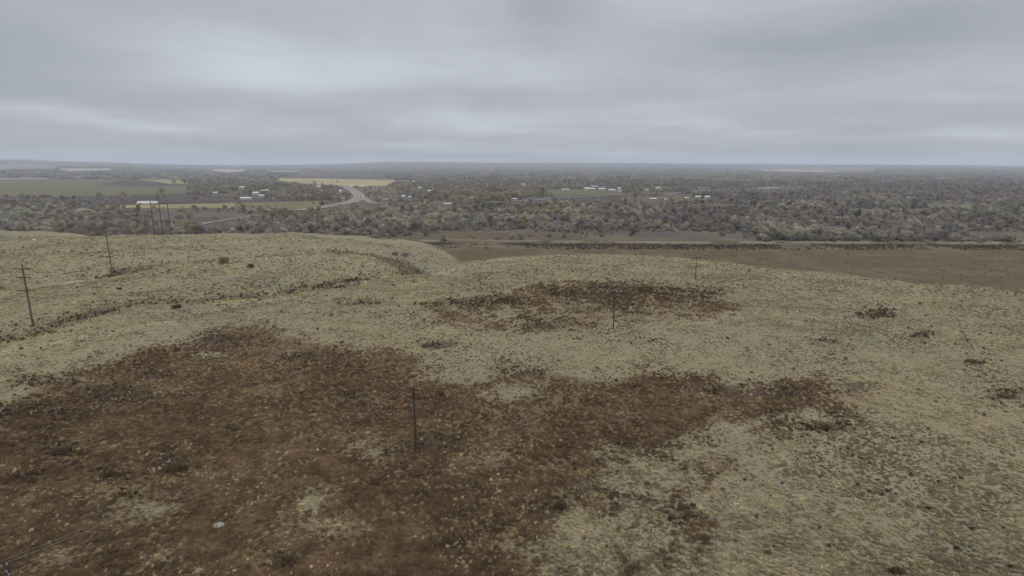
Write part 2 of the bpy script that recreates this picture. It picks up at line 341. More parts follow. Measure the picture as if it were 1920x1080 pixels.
col = mixc(t, math_n(t, 'MULTIPLY', sstep(t, df, .30, .72), .8), col, (.058, .045, .037))
col = mixc(t, math_n(t, 'MULTIPLY', sa.outputs[2], sstep(t, nf, .35, .6)), col, (.30, .265, .19))
# lower terrace between bluff and river
tz = mixc(t, sstep(t, noise(.03, 5, .6, off=3), .4, .62), (0.094, 0.074, 0.041), (0.124, 0.100, 0.059))
tz = mixc(t, math_n(t, 'MULTIPLY', sstep(t, noise(.10, 6, .65, off=5), .45, .60), .95), tz, (0.078, 0.057, 0.039))
tz = mixc(t, math_n(t, 'MULTIPLY', sstep(t, nf, .48, .66), .5), tz, (.19, .165, .105))
tz = mixc(t, math_n(t, 'MULTIPLY', sstep(t, nff, .52, .4), .5), tz, (.075, .06, .04))
col = mixc(t, sb.outputs[0], col, tz)
# valley floor beyond the river
vf = mixc(t, sstep(t, noise(.012, 5, .6, off=8), .42, .6), (.088, .074, .062), (.128, .108, .070))
vf = mixc(t, sstep(t, noise(.0016, 4, .6, off=9), .50, .58), vf, (.095, .088, .078))
col = mixc(t, sb.outputs[1], col, vf)
# pale river bank
col = mixc(t, sb.outputs[2], col, (.30, .26, .215))
link(t, col, bs.inputs['Base Color'])
bp = node(t, 'ShaderNodeBump'); bp.inputs['Strength'].default_value = .8; bp.inputs['Distance'].default_value = .25
link(t, math_n(t, 'ADD', nf, math_n(t, 'MULTIPLY', nff, .4)), bp.inputs['Height']); link(t, bp.outputs[0], bs.inputs['Normal'])

me = np_mesh('ground', V, Q, gm, smooth=True)
wd_, dk_, br_, te_, PXg, PYg = masks(V[:, 0], V[:, 1], V[:, 2])
side = V[:, 1]-np.interp(V[:, 0], chan[:, 0], chan[:, 1]); wn = fbm(V[:, 0], V[:, 1], 25, 3, 101)
ontop = (V[:, 2] < -12).astype(float)
valley = np.where(V[:, 0] > 60, ss(2, 16, side), ss(22, 75, side))*ontop
valley = np.maximum(valley, (V[:, 1] > 650).astype(float))
chm = ss(-48, -22, side)*(1-ss(-3, 0, side))*ontop*ss(-.36, -.06, fbm(V[:, 0], V[:, 1], 30, 3, 103))*(np.abs(V[:, 0]) < 460)*.9
dk_ = np.maximum(dk_, chm); te_ = te_*(1-chm)
bank = .6*np.exp(-((side-1.5)/1.3)**2)*ontop*ss(-.12, .05, wn)*(np.abs(V[:, 0]) < 460)
a = me.color_attributes.new('cover', 'FLOAT_COLOR', 'POINT'); a.data.foreach_set('color', np.stack([wd_, dk_, br_, np.ones_like(wd_)], 1).astype(np.float32).ravel())
a = me.color_attributes.new('lowland', 'FLOAT_COLOR', 'POINT'); a.data.foreach_set('color', np.stack([te_, valley, bank, np.ones_like(wd_)], 1).astype(np.float32).ravel())
ground = bpy.data.objects.new('ground', me); C.objects.link(ground); tag(ground, kind='structure')

# ------------------------------------------------------------------ flat land cover in the valley: fields and roads
def drape(name, pts, mt, lift, res=12, kind='structure'):
    """field: polygon in plan, laid on the terrain as a fine sheet"""
    P = np.array([tuple(hit(a, b))[:2] for a, b in pts]); bb = P.min(0), P.max(0)
    n = 2; vs = []; rows = 26
    # triangulate by scan strips in y
    Ys = np.linspace(bb[0][1], bb[1][1], rows); fc = []; prev = None
    for Y_ in Ys:
        yv = min(max(Y_, bb[0][1]+.01), bb[1][1]-.01); xi = []
        for i in range(len(P)):
            a, b = P[i-1], P[i]
            if (a[1] > yv) != (b[1] > yv): xi.append(a[0]+(b[0]-a[0])*(yv-a[1])/(b[1]-a[1]))
        xi.sort(); x0, x1 = xi[0], xi[-1]; xx = np.linspace(x0, x1, res+1)
        zz_ = T(xx, np.full(res+1, yv))+lift; base = len(vs); vs += [(xx[k], yv, zz_[k]) for k in range(res+1)]
        if prev is not None:
            for k in range(res): fc.append((prev+k, prev+k+1, base+k+1, base+k))
        prev = base
    o = mesh_obj(name, vs, fc, mt); tag(o, kind=kind); return o
def field_mat(name, c1, c2, scale=.01, c3=None, sy=1.0):
    m = bpy.data.materials.new(name); m.use_nodes = True; t = m.node_tree; b = t.nodes['Principled BSDF']; b.inputs['Roughness'].default_value = 1; b.inputs['Specular IOR Level'].default_value = 0
    g = node(t, 'ShaderNodeNewGeometry'); mp = node(t, 'ShaderNodeMapping'); mp.inputs['Scale'].default_value = (.35, sy, 1); link(t, g.outputs['Position'], mp.inputs[0])
    n = node(t, 'ShaderNodeTexNoise'); n.inputs['Scale'].default_value = scale; n.inputs['Detail'].default_value = 8; n.inputs['Roughness'].default_value = .65; link(t, mp.outputs[0], n.inputs['Vector'])
    c = mixc(t, sstep(t, n.outputs[0], .38, .62), c1, c2)
    if c3:
        n3 = node(t, 'ShaderNodeTexNoise'); n3.inputs['Scale'].default_value = scale*6; n3.inputs['Detail'].default_value = 6; link(t, mp.outputs[0], n3.inputs['Vector'])
        c = mixc(t, sstep(t, n3.outputs[0], .5, .68), c, c3)
    link(t, c, b.inputs['Base Color']); return m
M_green = field_mat('pasture_green', (0.124, 0.118, 0.067), (0.104, 0.100, 0.063), .006, (0.136, 0.118, 0.076))
M_yel = field_mat('stubble_yellow', (0.306, 0.255, 0.140), (0.255, 0.212, 0.128), .006)
M_yel2 = field_mat('dry_grass_yellow', (.27, .24, .12), (.20, .18, .10), .01, (.13, .11, .07))
M_plow = field_mat('plowed_soil', (.125, .098, .082), (.085, .068, .06), .006, None, 4)
M_dk = field_mat('dark_soil', (.068, .058, .055), (.085, .07, .06), .008)
M_palef = field_mat('pale_field', (.33, .29, .235), (.25, .22, .18), .003)
M_brg = field_mat('brown_grass', (.135, .10, .068), (.105, .08, .058), .012, (.17, .14, .09))
M_olg = field_mat('olive_grass', (.165, .15, .082), (.135, .12, .07), .012, (.11, .09, .06))
fields = [
    ('pasture', [(0-160, 336), (0, 337), (190, 336.5), (345, 339), (352, 352), (350, 364), (212, 366.5), (95, 371), (0, 368), (-160, 368)], M_green, .5),
    ('plowed_field', [(182, 346), (240, 337.5), (290, 341.5), (362, 348), (300, 350), (235, 349.2)], M_dk, .7),
    ('pale_field', [(-60, 334.2), (8, 334.6), (100, 334.2), (100, 335.6), (8, 336.2), (-60, 336)], M_palef, .8),
    ('dry_field', [(255, 336), (350, 338), (352, 344.5), (318, 345), (290, 341)], M_yel2, 1.0),
    ('scrubland', [(95, 371.5), (212, 367), (350, 365), (470, 371), (540, 375), (520, 380), (440, 380), (300, 383), (185, 385), (110, 383)], M_dk, .35),
    ('dry_meadow', [(185, 386.5), (300, 384), (440, 380.5), (440, 391.5), (330, 391.5), (230, 391)], M_yel2, .5),
    ('meadow', [(441, 380.5), (560, 379), (610, 377), (600, 386), (560, 396), (441, 398)], M_olg, .4),
    ('stubble_field', [(512, 334.2), (600, 335), (740, 337.5), (735, 345), (720, 349), (650, 350), (560, 344), (520, 339)], M_yel, .5),
    ('plowed_field', [(560, 325.5), (700, 327), (742, 336.8), (600, 334.4), (520, 333.4)], M_plow, .5),
    ('pale_field', [(395, 317.5), (462, 318), (455, 323), (425, 323.5), (398, 321)], M_palef, 1.2),
    ('pale_field', [(500, 320.2), (562, 320.5), (560, 322), (500, 322)], M_palef, 1.2),
    ('brown_field', [(655, 351), (735, 349.5), (760, 360), (740, 373), (690, 379), (676, 372), (672, 362)], M_brg, .4),
    ('pasture', [(1026, 356.5), (1060, 356.2), (1166, 357.5), (1168, 363.5), (1120, 366), (1030, 369.5)], M_green, .5),
    ('plowed_field', [(1080, 371), (1168, 367), (1165, 372), (1130, 378), (1085, 378)], M_dk, .35),
    ('pale_field', [(110, 316.5), (205, 316.2), (212, 319.5), (140, 321.5), (115, 320)], M_palef, 1.5),
    ('tan_field', [(-120, 310), (60, 307.5), (110, 312), (100, 317), (0, 318.5), (-120, 318)], field_mat('tan_hill', (.22, .175, .145), (.17, .14, .12), .002), 1.5),
    ('far_field', [(1440, 319), (1500, 318), (1562, 321.2), (1560, 323), (1500, 322), (1450, 321)], M_palef, 1.5),
    ('tan_field', [(1395, 314.5), (1500, 312.5), (1640, 314), (1640, 321), (1580, 324), (1470, 323), (1400, 318)], field_mat('tan_slope', (.17, .15, .12), (.125, .105, .09), .003), 1.0),
    ('brown_field', [(1165, 371), (1235, 373), (1235, 378), (1180, 382), (1160, 380)], M_brg, .35),
    ('pale_field', [(730, 339), (798, 339), (795, 341), (730, 341.5)], M_palef, .9),
    ('sand_flat', [(1540, 406), (1608, 408), (1605, 410.5), (1540, 410)], M_palef, .4),
    ('sand_flat', [(1430, 409), (1470, 408), (1468, 411), (1430, 411.5)], M_yel2, .4),
    ('sand_flat', [(1845, 424), (1875, 425), (1872, 427), (1845, 427)], M_palef, .4),
    ('sand_flat', [(1420, 352), (1460, 351.5), (1460, 353.2), (1420, 353.4)], M_palef, .6),
]
for nme, pts, mt, lf in fields: drape(nme, pts, mt, lf, 30 if 'pasture' in nme else 14)
M_road = field_mat('asphalt_pale', (0.190, 0.176, 0.165), (0.165, 0.155, 0.148), .05)
M_dirt = field_mat('gravel', (0.245, 0.216, 0.187), (0.209, 0.180, 0.155), .05)
M_track = field_mat('track_soil', (.185, .155, .125), (.15, .125, .10), .08)
M_line = mat('road_paint', (.65, .63, .55))
def spline(P, n=14):
    P = [P[0]]+list(P)+[P[-1]]; o = []
    for i in range(1, len(P)-2):
        for k in range(n):
            t_ = k/n; a, b, c, d = (np.array(P[i+j]) for j in (-1, 0, 1, 2))
            o.append(.5*((2*b)+(-a+c)*t_+(2*a-5*b+4*c-d)*t_**2+(-a+3*b-3*c+d)*t_**3))
    o.append(np.array(P[-2])); return np.array(o)
def ribbon(P, wdt, lift, off=0, n=14):
    S = spline(P, n); d = np.gradient(S, axis=0); d /= np.linalg.norm(d, axis=1)[:, None]+1e-9; nrm = np.stack([-d[:, 1], d[:, 0]], 1)
    vs = []; fc = []
    for i, (p, q) in enumerate(zip(S, nrm)):
        for s_ in (-1, 0, 1):
            xy = p+q*(off+s_*wdt/2); vs.append((xy[0], xy[1], float(T(xy[0], xy[1]))+lift))
    for i in range(len(S)-1):
        for k in (0, 1): fc.append((3*i+k, 3*i+k+3, 3*i+k+4, 3*i+k+1))
    return vs, fc
def road(name, pxs, wdt, shoulder=0, mt=None, lift=.8, lines=True):
    P = [tuple(hit(a, b))[:2] for a, b in pxs]
    if shoulder: v, f = ribbon(P, wdt+shoulder*2, lift); tag(mesh_obj(name+'_verge', v, f, M_dirt), kind='structure')
    v, f = ribbon(P, wdt, lift+.06); o = mesh_obj(name, v, f, mt or M_road); tag(o, kind='structure')
    if lines:
        m = MB()
        for of in (0, wdt/2-1.0, -wdt/2+1.0):
            v, f = ribbon(P, .35, lift+.12, of); m.poly(v, f)
        tag(m.build('road_marking', M_line), kind='structure')
    ROADS.append((np.array(P), wdt/2+shoulder+6)); return P
ROADS = []
hw = road('highway', [(560, 395.5), (592, 391), (622, 386), (650, 381), (668, 375.5), (674, 369.5), (669, 363), (661, 357), (654, 353), (650, 350.6)], 15, 3.5)
road('country_lane', [(340, 428.5), (378, 421.5), (400, 417), (440, 411), (482, 404.5)], 7, 1, lines=False)
road('county_road', [(700, 382), (735, 382.3), (775, 382), (840, 380), (905, 379.5), (955, 378.5), (1000, 376), (1030, 373.2), (1085, 369.8), (1130, 367), (1172, 364.4)], 12, 2, lines=False)
road('frontage_road', [(672, 366), (684, 372), (690, 378), (700, 382)], 8, 1, M_dirt, lines=False)
road('county_road', [(1252, 365.5), (1262, 363.5), (1290, 361), (1330, 357.5), (1420, 354.5), (1500, 352)], 10, 2, lines=False)
road('gravel_track', [(738, 450.5), (775, 449), (815, 449.5), (850, 450.7), (900, 451.2), (960, 451.8), (1030, 451.2), (1080, 449)], 1.5, 0, M_track, .35, lines=False)
road('gravel_track', [(335, 368), (400, 366), (450, 364.5)], 6, 0, M_dirt, .7, lines=False)

# ------------------------------------------------------------------ plant prototypes
def clump_mesh(name, mt, n, shape, size, elong=1.0, up=0.3, seed=0):
    """n small faces scattered through a set of blobs; shape = list of (cx,cy,cz,rx,ry,rz)"""
    g = np.random.default_rng(seed); S = np.array(shape, float); wv = S[:, 3]*S[:, 4]*S[:, 5]; wv = wv**.7; wv /= wv.sum()
    k = g.choice(len(S), n, p=wv); d = g.normal(size=(n, 3)); d /= np.linalg.norm(d, axis=1)[:, None]; r = g.random(n)**.45
    c = S[k, :3]+d*S[k, 3:6]*r[:, None]; c[:, 2] = np.maximum(c[:, 2], 0.02)
    ax = g.normal(size=(n, 3))+d*.6; ax[:, 2] += up*2; ax /= np.linalg.norm(ax, axis=1)[:, None]
    b = np.cross(ax, g.normal(size=(n, 3))); b /= np.linalg.norm(b, axis=1)[:, None]
    s = size*(.6+.8*g.random(n))[:, None]
    v0 = c-ax*s*elong*.5-b*s*.4; v1 = c-ax*s*elong*.5+b*s*.4; v2 = c+ax*s*elong*.5+b*s*.25; v3 = c+ax*s*elong*.5-b*s*.25
    V = np.stack([v0, v1, v2, v3], 1).reshape(-1, 3); V[:, 2] = np.maximum(V[:, 2], -.1); Q = np.arange(n*4).reshape(n, 4)
    lum = g.random(len(S))*.6+.4*g.random(1)
    return np_mesh(name, V, Q, mt, var=np.clip(lum[k]*.65+.5*g.random(n), 0, 1.2))
def trunk_mesh(name, mt, h, r, spread, nb, seed=0):
    g = random.Random(seed); m = MB(); m.tube((0, 0, -.3), (0, 0, h*.45), r, r*.75, 6)
    for i in range(nb):
        a = i*2*math.pi/nb+g.uniform(-.4, .4); z0 = h*g.uniform(.25, .45); q = (math.cos(a)*spread*g.uniform(.5, .9), math.sin(a)*spread*g.uniform(.5, .9), h*g.uniform(.65, .95))
        m.tube((0, 0, z0), q, r*.5, r*.12, 5)
        for j in range(2):
            w_ = g.uniform(.4, .8); p = tuple(q[c_]*w_+(z0 if c_ == 2 else 0)*(1-w_) for c_ in range(3))
            m.tube(p, (p[0]+g.uniform(-1, 1)*spread*.4, p[1]+g.uniform(-1, 1)*spread*.4, p[2]+h*g.uniform(.1, .25)), r*.22, r*.06, 4)
    me = bpy.data.meshes.new(name); me.from_pydata(m.v, [], m.f); me.materials.append(mt); return me
L_mauve = leaf_mat('bare_twigs', [(0, (0.217, 0.188, 0.168)), (1, (0.319, 0.281, 0.241)), (.3, (0.250, 0.204, 0.184)), (.55, (0.292, 0.220, 0.174)), (.8, (0.236, 0.216, 0.198))], .9, .3)
L_silver = leaf_mat('silvery_leaves', [(0, (0.283, 0.276, 0.191)), (1, (0.419, 0.389, 0.282)), (.4, (0.335, 0.318, 0.238)), (.75, (0.303, 0.286, 0.226))], .9, .3)
L_olive = leaf_mat('cottonwood_leaves', [(0, (0.208, 0.191, 0.113)), (1, (0.345, 0.293, 0.164)), (.4, (0.261, 0.234, 0.145)), (.7, (0.293, 0.240, 0.164))], .9, .3)
L_dark = leaf_mat('dark_green_leaves', [(0, (0.079, 0.091, 0.059)), (1, (0.108, 0.116, 0.076))])
L_yel = leaf_mat('yellow_leaves', [(0, (.30, .22, .06)), (1, (.34, .25, .09))])
L_orange = leaf_mat('russet_leaves', [(0, (.17, .115, .055)), (1, (.20, .15, .08))])
M_bark = mat('bark', (.13, .11, .095), .95, .35)
def crownshape(seed, R_, H, z0, k=7):
    g = random.Random(seed); s = []
    for i in range(k):
        a = g.uniform(0, 6.28); rr = R_*g.uniform(.25, .62); z = z0+(H-z0)*g.uniform(.3, .78)
        q = g.uniform(.34, .58); s.append((math.cos(a)*rr, math.sin(a)*rr, z, R_*q, R_*q, (H-z0)*g.uniform(.2, .34)))
    s.append((0, 0, z0+(H-z0)*.5, R_*.55, R_*.55, (H-z0)*.42)); return s
kinds = {}
def kind(name, crown_name, mt, H, Rr, z0, n, size, elong, up, nv=4, trunk=True):
    cs = []; ts = []
    for i in range(nv):
        h = H*(1+.14*(i-nv/2)); r = Rr*(1+.1*((i*7) % 3-1))
        cs.append(clump_mesh(crown_name, mt, n, crownshape(i*31+len(kinds)*7, r, h, z0, 6+i % 3), size, elong, up, i+len(kinds)*10))
        ts.append(trunk_mesh('trunk', M_bark, h*.8, r*.07, r*.7, 5, i) if trunk else None)
    kinds[name] = (cs, ts)
kind('bare_bush', 'bare_bush', L_mauve, 4.4, 3.1, .1, 420, .42, 2.6, .9, 5, False)
kind('silvery_tree', 'crown', L_silver, 7.4, 3.9, .8, 620, .52, 1.3, .3)
kind('cottonwood_tree', 'crown', L_olive, 10.5, 5.0, 1.5, 750, .62, 1.3, .3)
kind('bare_tree', 'crown', L_mauve, 9.0, 4.6, 1.2, 620, .42, 3.0, .9)
kind('evergreen_tree', 'crown', L_dark, 8.5, 4.0, .5, 600, .6, 1.3, .2, 2)
kind('yellow_tree', 'crown', L_yel, 8.0, 3.6, .6, 600, .5, 1.3, .3, 1)
kind('russet_tree', 'crown', L_orange, 6.5, 3.6, .4, 520, .5, 1.5, .3, 2)

# ---- where the woods grow
BLN = [(460, 375, 19), (479, 365.5, 11), (490, 369, 9), (492, 359, 9), (500, 358, 4), (404, 363.5, 9), (412, 358, 10), (453, 353, 9), (463, 348, 13), (472, 337.5, 6), (515, 331.5, 13), (504, 337, 5), (597, 352, 7), (638, 362, 4), (659, 351.5, 6), (667, 351.5, 9), (678, 351, 9), (756, 371, 6), (768, 371, 5), (787, 354, 6), (822, 337, 9), (839, 384, 14), (805, 361, 5), (982, 347, 6), (965, 375, 8), (1060, 356.5, 14), (1101, 356.3, 9), (1111, 356.4, 9), (1115, 350.5, 11), (1129, 357, 12), (1144.5, 358.5, 6), (1151, 358.3, 6), (1161.5, 355.5, 6), (1162, 360, 4), (1182, 372, 10), (1213, 357, 4), (1234, 353.5, 9), (1225, 375, 12), (1248, 376, 3.2), (1288, 373, 7), (1309, 371.5, 9), (1326, 371.5, 10), (141, 334, 8), (155, 334, 4), (162, 334, 4), (288, 334.5, 12), (1358, 318.5, 4), (1381, 318.5, 7), (1435, 321.5, 7), (1567, 327, 4), (1577, 327, 4), (1884, 335.5, 7), (1871, 319.5, 6), (1717, 331, 7)]
YARDS = BLN+[(272, 383.5, 40), (723, 377, 12), (644, 375, 5), (983, 430, 9), (818, 436, 22), (685, 383, 20), (268, 365, 4)]
clear = [f_[1] for f_ in fields if f_[0] not in ('sand_flat', 'scrubland', 'meadow', 'brown_field')]

def wood(x, y, z):
    px, py = project(x, y, z); d = np.ones(px.shape)
    D = np.hypot(x, y)
    hpx = F*9/np.maximum(D, 50)                       # a tree's height in picture rows
    for P in clear:
        pyb = [p_[1] for p_ in P]; sdv = inpoly_sd(px, np.maximum(py-hpx*.75, np.minimum(py, max(pyb)+.0)) if False else py, P)
        sd2 = inpoly_sd(px, py-hpx*.7, P)
        d = np.where((sdv > -1) , 0.0, d); d = np.where((sd2 > 0), d*.2, d)
    for P in [f_[1] for f_ in fields if f_[0] in ('scrubland', 'meadow', 'brown_field', 'sand_flat')]:
        d = np.where(inpoly_sd(px, py, P) > 0, d*.10, d)
    for P, wd in ROADS[:5]+ROADS[-1:]:
        q, _ = pdist(x, y, P); d = np.where(q < wd, 0, d)
        q, _ = pdist(px, (py-hpx*.5)*3, np.array([project(a, b, -19)[0:2] for a, b in P])*np.array([1, 3])); d = np.where(q < 14, d*.12, d)
    for bx, by, bw in YARDS:                                # open ground in front of each building and lone tree
        d = np.where((np.abs(px-bx) < bw*.5+3) & (py > by-1.5) & (py-hpx*.85 < by-1.0), 0, d)
    side = y-np.interp(x, chan[:, 0], chan[:, 1])
    d = d*ss(0, 4, side)*(1+.5*(side < 30))
    # grassy bank left of centre
    g1 = ss(442.5, 446, py)*ss(700, 760, px)*ss(1230, 1130, px); d = d*(1-.85*g1)
    d = d*ss(-.17, -.03, fbm(x*.55, y, 95, 4, 111)+.03*np.minimum(1, D/1500))*(.45+.55*ss(-.1, .05, fbm(x, y, 260, 2, 113)))
    return d, px, py
def blobf(px, py, a, b, sx, sy): return np.exp(-((px-a)/sx)**2-((py-b)/sy)**2)
def kinds_of(x, y, px, py):
    n = len(px); ns = fbm(x, y, 45, 3, 121)*2.2; n2 = fbm(x, y, 30, 3, 131)*2.2
    silver = .05+.75*np.maximum.reduce([blobf(px, py, 60, 412, 130, 16), blobf(px, py, 270, 418, 140, 14), blobf(px, py, 800, 408, 220, 14), blobf(px, py, 1120, 398, 120, 7), blobf(px, py, 1470, 440, 60, 12), blobf(px, py, 1480, 385, 60, 8),
                                      blobf(px, py, 1800, 395, 160, 11)*.8, blobf(px, py, 1650, 444, 70, 9)*.7, blobf(px, py, 650, 405, 100, 12), blobf(px, py, 1610, 376, 150, 7)*.6])+ns*.14
    olive = .02+.8*np.maximum.reduce([blobf(px, py, 470, 356, 140, 14), blobf(px, py, 920, 370, 110, 20), blobf(px, py, 560, 402, 130, 9)*.7, blobf(px, py, 1205, 356, 50, 9), blobf(px, py, 770, 352, 50, 10), blobf(px, py, 1030, 395, 60, 9)*.7,
                                     blobf(px, py, 600, 362, 60, 10)*.6, blobf(px, py, 330, 330, 260, 7)*.9, blobf(px, py, 1260, 385, 40, 7)*.5])+n2*.12
    r = rng.random(n); out_ = np.zeros(n, int)                     # 0 bare bush
    out_[(r < silver)] = 1; r2 = rng.random(n); out_[r2 < olive] = 2
    r3 = rng.random(n); bt = (out_ == 0) & (r3 < .16+.45*ss(395, 360, py)); out_[bt] = 3
    out_[(rng.random(n) < .006)] = 4; out_[(rng.random(n) < .012) & (py > 380)] = 6
    return out_
KN = ['bare_bush', 'silvery_tree', 'cottonwood_tree', 'bare_tree', 'evergreen_tree', 'yellow_tree', 'russet_tree']
def sample(y0, y1, n):
    yy = np.sqrt(rng.random(n)*(y1**2-y0**2)+y0**2); xx = (rng.random(n)*2-1)*(yy*.98+60); return xx, yy
bands = [(395, 700, 22000), (700, 1200, 33000), (1200, 2100, 30000)]
TX = []; 
for a_, b_, n_ in bands:
    x_, y_ = sample(a_, b_, n_); z_ = T(x_, y_); d_, px_, py_ = wood(x_, y_, z_)
    k_ = (rng.random(n_) < d_) & (z_ < -14); TX.append(np.stack([x_, y_, z_, px_, py_], 1)[k_])
TX = np.concatenate(TX); TK = kinds_of(TX[:, 0], TX[:, 1], TX[:, 3], TX[:, 4])
TS = .42+.68*rng.random(len(TX))**1.5; TR = rng.random(len(TX))*6.28
o_ = np.argsort(TX[:, 1]); TX = TX[o_]; TK = TK[o_]; TS = TS[o_]; TR = TR[o_]
# visibility behind the bluff edge: skip what the ground hides
def visible(x, y, z, h):
    v = np.ones(len(x), bool)
    for s_ in np.linspace(.4, .97, 24):
        gx, gy = x*s_, y*s_; zr = CAMZ+(z+h-CAMZ)*s_; v &= (T(gx, gy) < zr+.3)
    return v
vis = visible(TX[:, 0], TX[:, 1], TX[:, 2], 5.0); px_in = (TX[:, 3] > -40) & (TX[:, 3] < 1960)
LAB = {0: ('bare_bush', 'bush', 'leafless grey-mauve bush'), 1: ('silvery_tree', 'tree', 'pale silvery-green leafy tree'), 2: ('cottonwood_tree', 'tree', 'olive-green broad cottonwood tree'),
       3: ('bare_tree', 'tree', 'tall leafless grey tree'), 4: ('evergreen_tree', 'tree', 'dark green dense tree'), 6: ('russet_tree', 'tree', 'russet-brown autumn tree')}
PLU = {0: 'leafless bushes', 1: 'silvery-green trees', 2: 'olive cottonwoods', 3: 'tall leafless trees', 4: 'dark green trees', 6: 'russet trees'}
used = np.zeros(len(TX), bool)
def where(px, py):
    if px < 560: return 'in the valley woods left of the highway'
    if px < 1000: return 'in the valley woods between the highway bend and the county road' if py < 400 else 'in the woods below the highway bend'
    if px < 1400: return 'in the valley woods below the farm pasture' if py > 380 else 'among the farm buildings beyond the river'
    return 'in the broad woods at the right, across the river'
def put_tree(kn, v, loc, sc_, rz, label, group, cat):
    cs, ts = kinds[kn]; v = v % len(cs)
    if ts[v] is None:
        o = bpy.data.objects.new(kn, cs[v]); C.objects.link(o)
    else:
        o = bpy.data.objects.new(kn, None); C.objects.link(o); o.empty_display_size = .5
        for nm_, me_ in (('crown', cs[v]), ('trunk', ts[v])):
            c = bpy.data.objects.new(nm_, me_); c.parent = o; C.objects.link(c)
    o.location = loc; o.rotation_euler = (0, 0, rz)
    o.scale = sc_ if hasattr(sc_, '__len__') else (sc_, sc_, sc_)
    tag(o, label, cat, group); return o
for kd in (0, 1, 2, 3, 4, 6):
    c_ = np.where((TK == kd) & vis & px_in)[0]; size = TS[c_]/TX[c_, 1]; c_ = c_[np.argsort(-size)][:(300 if kd < 4 else 60)]
    nm_, cat_, ph_ = LAB[kd]
    for i in c_:
        used[i] = True; x, y, z, px, py = TX[i]; wl = where(px, py)
        put_tree(nm_, int(i), (x, y, z-.15), float(TS[i]), float(TR[i]), ph_+' '+wl, PLU[kd]+' '+wl, cat_)

def gn_scatter(name, pts, rot, scl, idx, protos, label, cat, extra=None):
    """one object: points carrying rotation, scale and variant, instanced from unlinked prototypes"""
    col = bpy.data.collections.new(name+'_kinds')
    for i, me_ in enumerate(protos):
        ob = bpy.data.objects.new('%03d' % i, me_); col.objects.link(ob)
    me = bpy.data.meshes.new(name); me.vertices.add(len(pts)); me.vertices.foreach_set('co', np.asarray(pts, np.float32).ravel())
    r3 = np.zeros((len(pts), 3), np.float32); r3[:, 2] = rot
    a = me.attributes.new('rot', 'FLOAT_VECTOR', 'POINT'); a.data.foreach_set('vector', r3.ravel())
    s3 = np.repeat(np.asarray(scl, np.float32)[:, None], 3, 1) if np.ndim(scl) == 1 else np.asarray(scl, np.float32)
    a = me.attributes.new('scl', 'FLOAT_VECTOR', 'POINT'); a.data.foreach_set('vector', s3.ravel())
    a = me.attributes.new('var_i', 'INT', 'POINT'); a.data.foreach_set('value', np.asarray(idx, np.int32))
    ob = bpy.data.objects.new(name, me); C.objects.link(ob)
    ng = bpy.data.node_groups.new(name, 'GeometryNodeTree'); ng.interface.new_socket('Geometry', in_out='INPUT', socket_type='NodeSocketGeometry'); ng.interface.new_socket('Geometry', in_out='OUTPUT', socket_type='NodeSocketGeometry')
    gi = ng.nodes.new('NodeGroupInput'); go = ng.nodes.new('NodeGroupOutput'); ip = ng.nodes.new('GeometryNodeInstanceOnPoints'); ci = ng.nodes.new('GeometryNodeCollectionInfo')
    ci.inputs['Collection'].default_value = col; ci.inputs['Separate Children'].default_value = True; ci.inputs['Reset Children'].default_value = True
    def na(nm_, ty):
        q = ng.nodes.new('GeometryNodeInputNamedAttribute'); q.data_type = ty; q.inputs['Name'].default_value = nm_; return q.outputs[0]
    ng.links.new(gi.outputs[0], ip.inputs['Points']); ng.links.new(ci.outputs[0], ip.inputs['Instance']); ip.inputs['Pick Instance'].default_value = True
    ng.links.new(na('var_i', 'INT'), ip.inputs['Instance Index']); ng.links.new(na('scl', 'FLOAT_VECTOR'), ip.inputs['Scale'])
    er = ng.nodes.new('FunctionNodeEulerToRotation'); ng.links.new(na('rot', 'FLOAT_VECTOR'), er.inputs[0]); ng.links.new(er.outputs[0], ip.inputs['Rotation'])
    ng.links.new(ip.outputs[0], go.inputs[0]); md = ob.modifiers.new('scatter', 'NODES'); md.node_group = ng
    tag(ob, label, cat, kind='stuff'); return ob
rest = ~used & (TK != 5)
off = {}; protos = []
for i, k in enumerate(KN):
    off[i] = len(protos); protos += kinds[k][0]
nv = {i: len(kinds[k][0]) for i, k in enumerate(KN)}
ii = np.where(rest & (visible(TX[:, 0], TX[:, 1], TX[:, 2], 9.0)))[0]
gn_scatter('woodland', TX[ii, :3]-np.array([0, 0, .2]), TR[ii], TS[ii], [off[TK[i]]+(i % nv[TK[i]]) for i in ii], protos, 'mass of bare and silvery trees filling the valley beyond the river', 'woodland')

# far country: groves of trees to the horizon
def grove(seed, mts, n, R_, hh):
    g = random.Random(seed); s = []
    for i in range(n): a = g.uniform(0, 6.28); r = R_*math.sqrt(g.random()); h = hh*g.uniform(.6, 1.15); s.append((math.cos(a)*r, math.sin(a)*r*.6, h*.5, h*.55, h*.55, h*.5))
    return clump_mesh('grove', mts, n*42, s, 1.9, 1.2, .3, seed)
gp = [grove(i, m_, 9, 24, 8.5) for i, m_ in enumerate([L_mauve, L_olive, L_mauve, L_silver, L_dark, L_mauve])]
FX = []
for a_, b_, n_ in ((2050, 3500, 9000), (3500, 6000, 10000), (6000, 13000, 14000)):
    x_, y_ = sample(a_, b_, n_); z_ = T(x_, y_); px_, py_ = project(x_, y_, z_); d_ = np.ones(n_)
    for P in clear: d_ = np.where(inpoly_sd(px_, py_, P) > -.6, 0, d_); d_ = np.where(inpoly_sd(px_, py_-F*6/y_, P) > 0, d_*.15, d_)
    d_ = d_*ss(-.18, -.04, fbm(x_, y_*2.2, 420, 3, 141)+.05*(px_ > 1100)); d_ = np.where(px_ > 1100, d_, d_*.9)
    d_ = d_*np.where(y_ > 6000, .35, 1)
    k_ = rng.random(n_) < d_; FX.append(np.stack([x_, y_, z_, px_, py_], 1)[k_])
